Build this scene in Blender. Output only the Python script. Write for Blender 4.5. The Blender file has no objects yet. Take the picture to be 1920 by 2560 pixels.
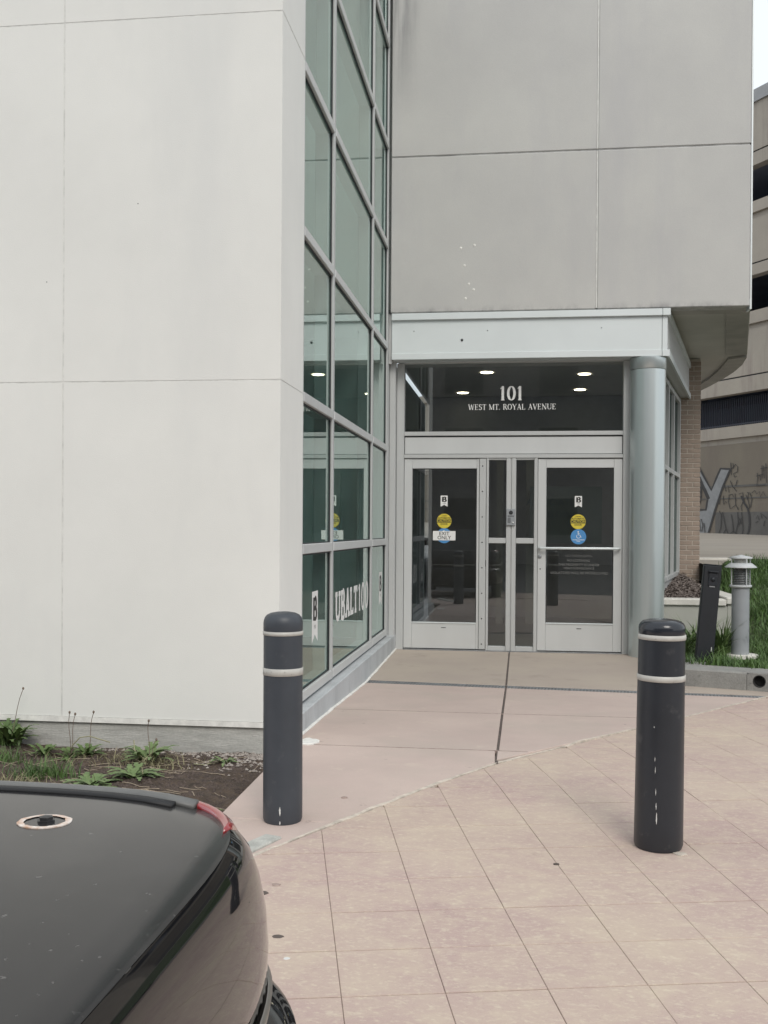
import bpy, bmesh, math, random
from mathutils import Vector, Matrix, noise
from math import sin, cos, pi, radians, atan2, sqrt
random.seed(7)
S = bpy.context.scene
COL = S.collection
H = 1.34                                   # eye height above the door sill

# ------------------------------------------------------------------ camera
cam = bpy.data.cameras.new('camera')
cam.sensor_fit = 'AUTO'; cam.sensor_width = 36.0
cam.lens = 2600 / 2560 * 36.0
cam.shift_y = (1340 - 1280) / 2560
cam.clip_start = 0.05; cam.clip_end = 2000
camo = bpy.data.objects.new('camera', cam); COL.objects.link(camo)
ROT = Matrix.Rotation(radians(7.38), 3, 'Z') @ Matrix.Rotation(radians(90 - .4), 3, 'X') @ Matrix.Rotation(radians(.38), 3, 'Z')
camo.matrix_world = Matrix.Translation((0, 0, H)) @ ROT.to_4x4()
S.camera = camo
S.render.resolution_x = 768; S.render.resolution_y = 1024

def at(x, y, **k):
    """point of the place seen at photo pixel (x, y) on the plane X=, Y= or Z="""
    d = ROT @ Vector(((x - 960) / 2600, (1340 - y) / 2600, -1))
    a, v = list(k.items())[0]; i = 'XYZ'.index(a)
    o = Vector((0, 0, H)); return o + d * ((v - o[i]) / d[i])

# ------------------------------------------------------------------ sky, sun, exposure
SUN_EL, SUN_AZ = 42, 158                    # degrees; azimuth clockwise from +Y
W = bpy.data.worlds.new('World'); S.world = W; W.use_nodes = True
nt = W.node_tree; nt.nodes.clear()
sky = nt.nodes.new('ShaderNodeTexSky'); sky.sky_type = 'NISHITA'; sky.sun_disc = False
sky.sun_elevation = radians(SUN_EL); sky.sun_rotation = radians(SUN_AZ)
sky.air_density = 1.0; sky.dust_density = 4.0; sky.ozone_density = 1.0
mixn = nt.nodes.new('ShaderNodeMixRGB'); mixn.inputs[0].default_value = .80
mixn.inputs[2].default_value = (8.8, 9.3, 9.7, 1)      # the even white of an overcast sky
bg = nt.nodes.new('ShaderNodeBackground'); bg.inputs[1].default_value = .12
wo = nt.nodes.new('ShaderNodeOutputWorld')
nt.links.new(sky.outputs[0], mixn.inputs[1]); nt.links.new(mixn.outputs[0], bg.inputs[0]); nt.links.new(bg.outputs[0], wo.inputs[0])
sl = bpy.data.lights.new('sun', 'SUN'); sl.energy = 1.25; sl.angle = radians(25); sl.color = (1, .96, .9)
so = bpy.data.objects.new('sun', sl); COL.objects.link(so)
sd = Vector((sin(radians(SUN_AZ)) * cos(radians(SUN_EL)), cos(radians(SUN_AZ)) * cos(radians(SUN_EL)), sin(radians(SUN_EL))))
so.rotation_euler = sd.to_track_quat('Z', 'Y').to_euler(); so.location = (0, -5, 30)
S.view_settings.view_transform = 'Standard'; S.view_settings.look = 'None'
S.view_settings.exposure = .12; S.view_settings.gamma = 1; S.view_settings.use_curve_mapping = False

# ------------------------------------------------------------------ materials
def mat(name, col, rough=.6, metal=0, var=.0, scale=8, bump=0, bscale=60, spec=.5, coat=0, col2=None, detail=6, stretch=(1, 1, 1), fine=0, coatr=.05):
    m = bpy.data.materials.new(name); m.use_nodes = True
    n = m.node_tree; b = n.nodes['Principled BSDF']
    b.inputs['Roughness'].default_value = rough; b.inputs['Metallic'].default_value = metal
    b.inputs['Specular IOR Level'].default_value = spec
    b.inputs['Coat Weight'].default_value = coat; b.inputs['Coat Roughness'].default_value = coatr
    c = (*col, 1); b.inputs['Base Color'].default_value = c
    tc = n.nodes.new('ShaderNodeNewGeometry')
    mp = n.nodes.new('ShaderNodeMapping'); mp.inputs['Scale'].default_value = stretch
    n.links.new(tc.outputs['Position'], mp.inputs[0])
    if var or col2:
        t = n.nodes.new('ShaderNodeTexNoise'); t.inputs['Scale'].default_value = scale; t.inputs['Detail'].default_value = detail; t.inputs['Roughness'].default_value = .62
        n.links.new(mp.outputs[0], t.inputs[0])
        r = n.nodes.new('ShaderNodeValToRGB'); r.color_ramp.elements[0].position = .33; r.color_ramp.elements[1].position = .67
        c2 = col2 or tuple(x * (1 - var) for x in col)
        c1 = col if col2 else tuple(min(1, x * (1 + var)) for x in col)
        r.color_ramp.elements[0].color = (*c2, 1); r.color_ramp.elements[1].color = (*c1, 1)
        n.links.new(t.outputs[0], r.inputs[0]); out = r.outputs[0]
        if fine:
            t2 = n.nodes.new('ShaderNodeTexNoise'); t2.inputs['Scale'].default_value = bscale * 2.3; t2.inputs['Detail'].default_value = 3
            n.links.new(tc.outputs['Position'], t2.inputs[0])
            mr = n.nodes.new('ShaderNodeMapRange'); mr.inputs[1].default_value = .3; mr.inputs[2].default_value = .7; mr.inputs[3].default_value = 1 - fine; mr.inputs[4].default_value = 1 + fine
            n.links.new(t2.outputs[0], mr.inputs[0])
            mx = n.nodes.new('ShaderNodeMixRGB'); mx.blend_type = 'MULTIPLY'; mx.inputs[0].default_value = 1
            n.links.new(out, mx.inputs[1]); n.links.new(mr.outputs[0], mx.inputs[2]); out = mx.outputs[0]
        n.links.new(out, b.inputs['Base Color'])
    if bump:
        t = n.nodes.new('ShaderNodeTexNoise'); t.inputs['Scale'].default_value = bscale; t.inputs['Detail'].default_value = 5
        n.links.new(mp.outputs[0], t.inputs[0])
        bp = n.nodes.new('ShaderNodeBump'); bp.inputs['Strength'].default_value = bump; bp.inputs['Distance'].default_value = .01
        n.links.new(t.outputs[0], bp.inputs['Height']); n.links.new(bp.outputs[0], b.inputs['Normal'])
    m['tc'] = 0
    return m

def overlay(m, col, scale, lo, hi, amount=1, stretch=(1, 1, 1), detail=5, box=None, soft=.3):
    """stains or wear with a shape of their own, mixed over a material's colour"""
    n = m.node_tree; b = n.nodes['Principled BSDF']
    geo = n.nodes.new('ShaderNodeNewGeometry'); mp = n.nodes.new('ShaderNodeMapping'); mp.inputs['Scale'].default_value = stretch
    n.links.new(geo.outputs['Position'], mp.inputs[0])
    t = n.nodes.new('ShaderNodeTexNoise'); t.inputs['Scale'].default_value = scale; t.inputs['Detail'].default_value = detail; t.inputs['Roughness'].default_value = .65
    n.links.new(mp.outputs[0], t.inputs[0])
    r = n.nodes.new('ShaderNodeMapRange'); r.inputs[1].default_value = lo; r.inputs[2].default_value = hi; r.inputs[4].default_value = amount
    n.links.new(t.outputs[0], r.inputs[0]); fac = r.outputs[0]
    if box:
        sp = n.nodes.new('ShaderNodeSeparateXYZ'); n.links.new(geo.outputs['Position'], sp.inputs[0])
        for ax, a, c in box:                # a: where the stain is full, c: where it has gone
            q = n.nodes.new('ShaderNodeMapRange'); q.interpolation_type = 'SMOOTHSTEP'
            q.inputs[1].default_value = a; q.inputs[2].default_value = c; q.inputs[3].default_value = 1; q.inputs[4].default_value = 0
            n.links.new(sp.outputs[ax], q.inputs[0])
            mu = n.nodes.new('ShaderNodeMath'); mu.operation = 'MULTIPLY'
            n.links.new(fac, mu.inputs[0]); n.links.new(q.outputs[0], mu.inputs[1]); fac = mu.outputs[0]
    mx = n.nodes.new('ShaderNodeMixRGB'); mx.inputs[2].default_value = (*col, 1)
    old = b.inputs['Base Color']
    if old.is_linked:
        n.links.new(old.links[0].from_socket, mx.inputs[1])
    else: mx.inputs[1].default_value = old.default_value
    n.links.new(fac, mx.inputs[0]); n.links.new(mx.outputs[0], b.inputs['Base Color'])
    return m

def glass(name, tint, refl, ior=1.5):
    m = bpy.data.materials.new(name); m.use_nodes = True; n = m.node_tree; n.nodes.clear()
    o = n.nodes.new('ShaderNodeOutputMaterial'); mx = n.nodes.new('ShaderNodeMixShader')
    tr = n.nodes.new('ShaderNodeBsdfTransparent'); tr.inputs[0].default_value = (*tint, 1)
    gl = n.nodes.new('ShaderNodeBsdfGlossy'); gl.inputs[0].default_value = (*refl, 1); gl.inputs['Roughness'].default_value = .004
    fr = n.nodes.new('ShaderNodeFresnel'); fr.inputs[0].default_value = ior
    a = n.nodes.new('ShaderNodeMath'); a.operation = 'ADD'; a.inputs[1].default_value = 1
    d = n.nodes.new('ShaderNodeMath'); d.operation = 'DIVIDE'
    k = n.nodes.new('ShaderNodeMath'); k.operation = 'MULTIPLY'; k.inputs[1].default_value = 2     # both faces of the sheet: 2r/(1+r)
    g = n.nodes.new('ShaderNodeNewGeometry'); iv = n.nodes.new('ShaderNodeMath'); iv.operation = 'SUBTRACT'; iv.inputs[0].default_value = 1
    q = n.nodes.new('ShaderNodeMath'); q.operation = 'MULTIPLY'
    L = n.links.new
    L(fr.outputs[0], a.inputs[0]); L(fr.outputs[0], k.inputs[0]); L(k.outputs[0], d.inputs[0]); L(a.outputs[0], d.inputs[1])
    L(g.outputs['Backfacing'], iv.inputs[1]); L(d.outputs[0], q.inputs[0]); L(iv.outputs[0], q.inputs[1])
    L(q.outputs[0], mx.inputs[0]); L(tr.outputs[0], mx.inputs[1]); L(gl.outputs[0], mx.inputs[2]); L(mx.outputs[0], o.inputs[0])
    return m

def emit(name, col, st):
    m = bpy.data.materials.new(name); m.use_nodes = True; n = m.node_tree; n.nodes.clear()
    o = n.nodes.new('ShaderNodeOutputMaterial'); e = n.nodes.new('ShaderNodeEmission'); e.inputs[0].default_value = (*col, 1); e.inputs[1].default_value = st
    n.links.new(e.outputs[0], o.inputs[0]); return m

M = {}
M['stucco'] = mat('stucco', (.735, .735, .70), .85, var=.03, scale=1.1, bump=.12, bscale=170, fine=.02)
overlay(M['stucco'], (.60, .61, .60), .9, .52, .72, .35, (1, 1, .25))
M['sealant_light'] = mat('sealant_light', (.66, .66, .63), .7, var=.12, scale=14)
M['sealant_dark'] = mat('sealant_dark', (.36, .36, .355), .8, var=.45, scale=3)
M['concrete'] = mat('concrete', (.53, .525, .50), .85, col2=(.475, .47, .455), scale=.75, bump=.10, bscale=95, fine=.05)
overlay(M['concrete'], (.42, .415, .43), 1.3, .50, .72, .45, (1, 1, .22))
overlay(M['concrete'], (.16, .16, .17), 2.2, .38, .62, .85, (3, 1, .25), box=[('X', -1.36, -1.0), ('Z', 7.5, 5.6)])
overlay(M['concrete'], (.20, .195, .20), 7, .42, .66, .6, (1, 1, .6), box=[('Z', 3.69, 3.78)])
M['soffit'] = mat('soffit', (.50, .485, .445), .85, var=.10, scale=1.4, bump=.05, bscale=40)
M['soffit_trim'] = mat('soffit_trim', (.38, .365, .335), .8, var=.14, scale=3)
M['alum'] = mat('aluminium', (.56, .57, .565), .45, .15, var=.03, scale=3, stretch=(1, 1, .3))
M['alum_frame'] = mat('anodised_aluminium', (.485, .495, .49), .45, .15, var=.04, scale=4, stretch=(1, 1, .25))
M['fascia'] = mat('fascia_aluminium', (.67, .71, .71), .40, .2, var=.03, scale=1.6)
M['column'] = mat('column_paint', (.53, .58, .58), .30, .62, var=.03, scale=2, stretch=(1, 1, .3))
M['gasket'] = mat('gasket', (.02, .022, .025), .6)
M['sill_metal'] = mat('sill_concrete', (.44, .46, .47), .75, var=.10, scale=3, bump=.2, bscale=50, stretch=(1, 1, .4), fine=.05)
overlay(M['sill_metal'], (.30, .32, .33), 4, .52, .7, .6, (1, .8, .3))
M['found'] = mat('foundation_concrete', (.43, .425, .395), .9, var=.16, scale=4, bump=.35, bscale=30, stretch=(1, 1, 7), fine=.08)
overlay(M['found'], (.27, .27, .25), 2.5, .50, .68, .6, (1, 1, 1.5))
M['caulk'] = mat('caulk', (.72, .71, .67), .7, var=.12, scale=18)
M['glass_teal'] = glass('curtain_glass', (.81, .92, .90), (.90, 1.0, .96), 2.0)
M['glass_door'] = glass('door_glass', (.85, .87, .87), (.92, .97, 1.0), 1.72)
M['glass_side'] = glass('side_glass', (.5, .52, .5), (.40, .46, .45), 1.5)
M['white_vinyl'] = mat('white_vinyl', (.74, .74, .72), .5, var=.03, scale=20)
M['frost_vinyl'] = mat('frosted_vinyl', (.17, .17, .165), .8)
M['black_vinyl'] = mat('black_vinyl', (.02, .02, .02), .5)
M['yellow_vinyl'] = mat('yellow_vinyl', (.62, .50, .05), .5, var=.05, scale=30)
M['blue_vinyl'] = mat('blue_vinyl', (.07, .25, .52), .5, var=.05, scale=30)
M['lobby_wall'] = mat('lobby_wall', (.44, .41, .39), .8, var=.1, scale=2)
M['lobby_dark'] = mat('lobby_dark', (.27, .29, .30), .7, var=.1, scale=2)
M['lobby_ceiling'] = mat('lobby_ceiling', (.62, .61, .59), .85, var=.05, scale=2)
M['lobby_floor'] = mat('lobby_floor', (.16, .15, .14), .35, var=.15, scale=3)
M['room_wall'] = mat('room_wall', (.74, .80, .79), .8, var=.05, scale=1)
M['lobby_post'] = mat('lobby_post', (.42, .40, .35), .6)
M['sign_board'] = mat('sign_board', (.30, .32, .30), .6, var=.05, scale=3)
M['lamp'] = emit('lamp', (1, .88, .62), 8)
M['brick'] = mat('brick', (.37, .29, .235), .9, col2=(.29, .235, .195), scale=6, bump=.35, bscale=70, fine=.08)
M['mortar'] = mat('mortar', (.52, .47, .41), .95, var=.1, scale=20)
M['walk'] = mat('walk_concrete', (.525, .425, .375), .85, col2=(.465, .37, .33), scale=1.3, bump=.12, bscale=110, fine=.05)
overlay(M['walk'], (.56, .48, .40), 6, .60, .68, .5, detail=9)
overlay(M['walk'], (.42, .36, .31), 1.1, .48, .66, .5, detail=7)
overlay(M['walk'], (.25, .20, .18), 9, .67, .73, .55)
M['walk_door'] = mat('door_slab_concrete', (.42, .36, .30), .85, col2=(.38, .32, .275), scale=1.2, bump=.1, bscale=110, fine=.05)
overlay(M['walk_door'], (.26, .22, .19), 2.2, .58, .7, .4)
M['tile'] = mat('tile_concrete', (.475, .36, .32), .85, col2=(.425, .315, .285), scale=1.6, bump=.15, bscale=120, fine=.06)
overlay(M['tile'], (.50, .41, .325), .8, .40, .64, .75, detail=5)
overlay(M['tile'], (.57, .49, .37), 8, .45, .72, .5, (1, 1.4, 1), detail=15)
overlay(M['tile'], (.62, .55, .43), 26, .55, .66, .45, (1, 1.5, 1), detail=12)
overlay(M['tile'], (.62, .55, .42), 45, .54, .68, .55, (1, 1.8, 1), detail=10)
overlay(M['tile'], (.27, .20, .17), 70, .60, .74, .4, (1, 1.5, 1), detail=6)
overlay(M['tile'], (.30, .22, .20), 5, .64, .74, .45)
M['joint'] = mat('joint_filler', (.10, .08, .07), .95, var=.3, scale=25)
M['tile_joint'] = mat('tile_joint', (.30, .23, .20), .95, var=.3, scale=25)
M['seam'] = mat('seam_grout', (.52, .46, .39), .9, var=.25, scale=22, bump=.4, bscale=60)
M['kerb'] = mat('kerb_concrete', (.31, .305, .285), .9, col2=(.215, .21, .20), scale=5, bump=.4, bscale=45, fine=.12)
overlay(M['kerb'], (.10, .10, .095), 11, .62, .72, .6)
M['stub'] = mat('kerb_stub_concrete', (.42, .42, .385), .9, var=.16, scale=16, bump=.4, bscale=60, fine=.1)
M['steel'] = mat('galvanised_steel', (.30, .31, .32), .5, .6, var=.2, scale=8)
M['drain_dark'] = mat('drain_channel', (.03, .03, .03), .9)
M['asphalt'] = mat('asphalt', (.055, .055, .057), .9, var=.2, scale=12, bump=.4, bscale=90)
M['ground'] = mat('ground', (.12, .115, .11), .95, var=.2, scale=.4)
M['bollard'] = mat('bollard_plastic', (.021, .024, .030), .36, var=.10, scale=5, bump=.03, bscale=25)
M['bollard_grey'] = mat('bollard_plastic_faded', (.045, .052, .063), .45, var=.10, scale=5, bump=.03, bscale=25)
overlay(M['bollard'], (.085, .085, .088), 16, .60, .72, .4)
overlay(M['bollard_grey'], (.10, .105, .11), 16, .60, .72, .4)
M['bollard_cap'] = mat('bollard_cap', (.022, .025, .032), .17, var=.1, scale=8)
M['tape'] = mat('reflective_tape', (.47, .46, .425), .5, var=.10, scale=18)
overlay(M['tape'], (.25, .24, .22), 40, .62, .7, .7)
M['scuff'] = mat('scuff', (.62, .62, .60), .7)
M['lamp_grey'] = mat('bollard_light_paint', (.285, .30, .315), .55, var=.05, scale=5)
M['lamp_light'] = mat('bollard_light_head', (.46, .475, .48), .45, var=.06, scale=9)
M['louver'] = mat('louver', (.20, .21, .215), .5, .3)
M['frosted'] = mat('lamp_lens', (.40, .41, .38), .3, var=.1, scale=20)
M['post_black'] = mat('post_paint', (.012, .0145, .0185), .5, var=.15, scale=6)
M['planter'] = mat('planter_concrete', (.40, .40, .36), .9, var=.07, scale=3, bump=.15, bscale=60, fine=.06)
M['planter_cap'] = mat('planter_cap', (.62, .60, .55), .9, var=.12, scale=7, bump=.2, bscale=60)
M['mulch'] = mat('mulch', (.13, .10, .085), .95, col2=(.06, .045, .04), scale=24, bump=.8, bscale=40)
M['mulch_chip'] = mat('mulch_chip', (.27, .225, .20), .95, col2=(.11, .09, .08), scale=31)
M['soil'] = mat('soil', (.095, .066, .046), .98, col2=(.036, .026, .019), scale=15, bump=.9, bscale=50, fine=.3)
M['twig'] = mat('dry_twig', (.34, .28, .21), .9, var=.3, scale=20)
M['pebble'] = mat('pebble', (.42, .38, .34), .85, col2=(.17, .14, .12), scale=26)
M['leaf'] = mat('weed_leaf', (.115, .175, .05), .6, col2=(.07, .12, .035), scale=12)
M['leaf2'] = mat('weed_leaf_pale', (.17, .23, .09), .6, col2=(.09, .15, .05), scale=12)
M['stem'] = mat('weed_stem', (.30, .29, .18), .7, var=.2, scale=15)
M['stem_brown'] = mat('dry_stem', (.17, .13, .10), .8, var=.2, scale=15)
M['grass'] = mat('grass_blade', (.105, .185, .045), .55, col2=(.055, .11, .03), scale=5)
M['grass_dry'] = mat('grass_dry', (.25, .23, .13), .8, var=.2, scale=9)
M['lily'] = mat('lily_leaf', (.15, .22, .07), .5, col2=(.08, .14, .045), scale=9)
M['lawn'] = mat('lawn_soil', (.05, .075, .025), .95, var=.3, scale=14)
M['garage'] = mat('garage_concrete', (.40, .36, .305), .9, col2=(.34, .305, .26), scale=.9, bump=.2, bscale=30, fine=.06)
overlay(M['garage'], (.24, .20, .18), 1.6, .52, .68, .6, (1.5, 1.5, .16))
M['garage_low'] = mat('garage_wall_concrete', (.21, .185, .145), .9, col2=(.175, .148, .122), scale=1.1, bump=.2, bscale=30, stretch=(1, 1, .5), fine=.06)
M['garage_paint'] = mat('garage_overpaint', (.12, .115, .108), .9, var=.1, scale=2)
M['garage_cap'] = mat('garage_cap', (.33, .335, .34), .7, var=.08, scale=2)
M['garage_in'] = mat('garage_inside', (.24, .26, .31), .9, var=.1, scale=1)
M['rail_dark'] = mat('railing_paint', (.035, .038, .055), .5)
M['back_pave'] = mat('far_pavement', (.32, .29, .245), .9, col2=(.26, .235, .205), scale=1.0, stretch=(.4, 1.8, 1), fine=.05, bscale=30)
M['spray_black'] = mat('spray_black', (.045, .043, .043), .7)
M['spray_silver'] = mat('spray_silver', (.24, .245, .25), .6, var=.12, scale=6)
M['car'] = mat('car_paint', (.020, .0195, .0205), .16, var=.12, scale=3, coat=.0, spec=.42, coatr=.10, bump=0)
overlay(M['car'], (.20, .195, .185), 60, .67, .74, .5, detail=3)
overlay(M['car'], (.05, .049, .047), 4, .45, .7, .6, detail=8)
M['car_side'] = mat('car_paint_side', (.010, .010, .011), .035, spec=.5)
M['car_trim'] = mat('car_trim', (.13, .13, .125), .45, var=.1, scale=12)
M['car_black'] = mat('car_rubber', (.012, .012, .013), .6)
M['car_glass'] = mat('car_glass', (.01, .012, .013), .03, spec=.6)
M['car_red'] = mat('tail_lens', (.30, .018, .022), .12, coat=1)
M['chrome'] = mat('chrome_strip', (.42, .40, .37), .3, .8)
M['rust_ring'] = mat('rust_ring', (.80, .77, .72), .85, col2=(.42, .22, .12), scale=55)
M['nut'] = mat('nut', (.05, .05, .052), .35, .5)
M['rubber'] = mat('tyre', (.02, .02, .02), .85)
M['rim'] = mat('rim', (.35, .35, .36), .35, .8)
M['opp_brick'] = mat('street_brick', (.20, .19, .185), .9, var=.2, scale=3)
M['opp_glass'] = mat('street_window', (.02, .025, .03), .1)
M['opp_trim'] = mat('street_trim', (.25, .24, .22), .8)

# ------------------------------------------------------------------ helpers
WORLD = {}                                  # object -> its base in the world
def tag(o, label=None, cat=None, group=None, kind=None):
    if label: o['label'] = label
    if cat: o['category'] = cat
    if group: o['group'] = group
    if kind: o['kind'] = kind
    return o
def place(o, loc, parent):
    loc = Vector(loc); WORLD[o.name] = loc
    if parent is not None:
        o.parent = parent; o.location = loc - WORLD[parent.name]
    else: o.location = loc
def empty(name, loc, label, cat, group=None):
    o = bpy.data.objects.new(name, None); COL.objects.link(o); o.empty_display_size = .2
    place(o, loc, None); return tag(o, label, cat, group)

class B:
    """collects shapes in world coordinates; build() links them as one mesh object"""
    def __init__(s): s.v = []; s.f = []; s.sm = []
    def add(s, vs, fs, smooth=False):
        k = len(s.v); s.v += [tuple(v) for v in vs]; s.f += [tuple(i + k for i in f) for f in fs]; s.sm += [smooth] * len(fs); return s
    def box(s, x0, x1, y0, y1, z0, z1, bev=0, fr=None):
        if bev:
            bm = bmesh.new(); bmesh.ops.create_cube(bm, size=1)
            for v in bm.verts: v.co = Vector(((x0 + x1) / 2 + v.co.x * (x1 - x0), (y0 + y1) / 2 + v.co.y * (y1 - y0), (z0 + z1) / 2 + v.co.z * (z1 - z0)))
            bmesh.ops.bevel(bm, geom=bm.edges[:], offset=bev, segments=1, affect='EDGES')
            bm.verts.index_update(); vs = [v.co.copy() for v in bm.verts]; fs = [[v.index for v in f.verts] for f in bm.faces]; bm.free()
        else:
            vs = [Vector(p) for p in ((x0, y0, z0), (x1, y0, z0), (x1, y1, z0), (x0, y1, z0), (x0, y0, z1), (x1, y0, z1), (x1, y1, z1), (x0, y1, z1))]
            fs = [(3, 2, 1, 0), (4, 5, 6, 7), (0, 1, 5, 4), (1, 2, 6, 5), (2, 3, 7, 6), (3, 0, 4, 7)]
        if fr: vs = [fr @ v for v in vs]
        return s.add(vs, fs)
    def prism(s, poly, z0, z1, top=None, bev=0):
        """poly counter-clockwise; z0, z1 numbers or functions of (x, y)"""
        g0 = z0 if callable(z0) else (lambda x, y: z0); g1 = z1 if callable(z1) else (lambda x, y: z1)
        n = len(poly)
        if bev:
            c = Vector((sum(p[0] for p in poly) / n, sum(p[1] for p in poly) / n))
            ins = []
            for p in poly:
                d = c - Vector(p[:2]); L = d.length or 1; ins.append(Vector(p[:2]) + d * min(.4, bev * 1.4 / L))
            vs = [(p[0], p[1], g0(p[0], p[1])) for p in poly] + [(p[0], p[1], g1(p[0], p[1]) - bev) for p in poly] + [(p.x, p.y, g1(p.x, p.y)) for p in ins]
            fs = [tuple(range(2 * n, 3 * n)), tuple(range(n - 1, -1, -1))]
            for i in range(n):
                j = (i + 1) % n; fs += [(i, j, n + j, n + i), (n + i, n + j, 2 * n + j, 2 * n + i)]
        else:
            vs = [(p[0], p[1], g0(p[0], p[1])) for p in poly] + [(p[0], p[1], g1(p[0], p[1])) for p in poly]
            fs = [tuple(range(n, 2 * n)), tuple(range(n - 1, -1, -1))] + [(i, (i + 1) % n, n + (i + 1) % n, n + i) for i in range(n)]
        return s.add(vs, fs)
    def lathe(s, prof, c=(0, 0, 0), n=32, fr=None, smooth=True, sx=1, sy=1):
        vs = []; fs = []
        for r, z in prof:
            for i in range(n):
                a = 2 * pi * i / n; p = Vector((c[0] + r * cos(a) * sx, c[1] + r * sin(a) * sy, c[2] + z)); vs.append(fr @ p if fr else p)
        m = len(prof)
        for k in range(m - 1):
            for i in range(n):
                j = (i + 1) % n; fs.append((k * n + i, k * n + j, (k + 1) * n + j, (k + 1) * n + i))
        s.add(vs, fs, smooth)
        if prof[0][0] > 1e-5: s.add([vs[i] for i in range(n)], [tuple(range(n - 1, -1, -1))])
        if prof[-1][0] > 1e-5: s.add([vs[(m - 1) * n + i] for i in range(n)], [tuple(range(n))])
        return s
    def tube(s, pts, r, n=8, smooth=True):
        pts = [Vector(p) for p in pts]; vs = []; fs = []
        for k, p in enumerate(pts):
            t = (pts[min(k + 1, len(pts) - 1)] - pts[max(k - 1, 0)]).normalized()
            u = t.orthogonal().normalized() if abs(t.z) > .9 else t.cross(Vector((0, 0, 1))).normalized()
            w = t.cross(u); rr = r[k] if isinstance(r, (list, tuple)) else r
            vs += [p + (u * cos(2 * pi * i / n) + w * sin(2 * pi * i / n)) * rr for i in range(n)]
        for k in range(len(pts) - 1):
            for i in range(n):
                j = (i + 1) % n; fs.append((k * n + i, (k + 1) * n + i, (k + 1) * n + j, k * n + j))
        s.add(vs, fs, smooth); m = len(pts) - 1
        s.add([vs[i] for i in range(n)], [tuple(range(n))]); s.add([vs[m * n + i] for i in range(n)], [tuple(range(n - 1, -1, -1))])
        return s
    def build(s, name, m, parent=None, base=False):
        me = bpy.data.meshes.new(name)
        xs = [v[0] for v in s.v]; ys = [v[1] for v in s.v]; zs = [v[2] for v in s.v]
        c = Vector(((min(xs) + max(xs)) / 2, (min(ys) + max(ys)) / 2, min(zs)))
        me.from_pydata([(v[0] - c.x, v[1] - c.y, v[2] - c.z) for v in s.v], [], s.f)
        me.polygons.foreach_set('use_smooth', s.sm); me.update()
        if m: me.materials.append(M[m] if isinstance(m, str) else m)
        o = bpy.data.objects.new(name, me); COL.objects.link(o); place(o, c, parent); return o
def box(name, m, parent, x0, x1, y0, y1, z0, z1, bev=0, fr=None):
    return B().box(x0, x1, y0, y1, z0, z1, bev, fr).build(name, m, parent)
def clip(poly, a, b):
    """keep what lies left of the line a->b"""
    out = []
    f = lambda p: (b[0] - a[0]) * (p[1] - a[1]) - (b[1] - a[1]) * (p[0] - a[0])
    for i in range(len(poly)):
        p, q = poly[i], poly[(i + 1) % len(poly)]; fp, fq = f(p), f(q)
        if fp >= 0: out.append(p)
        if fp * fq < 0:
            t = fp / (fp - fq); out.append((p[0] + (q[0] - p[0]) * t, p[1] + (q[1] - p[1]) * t))
    return out
def area(p): return .5 * sum(p[i][0] * p[(i + 1) % len(p)][1] - p[(i + 1) % len(p)][0] * p[i][1] for i in range(len(p)))

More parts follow.
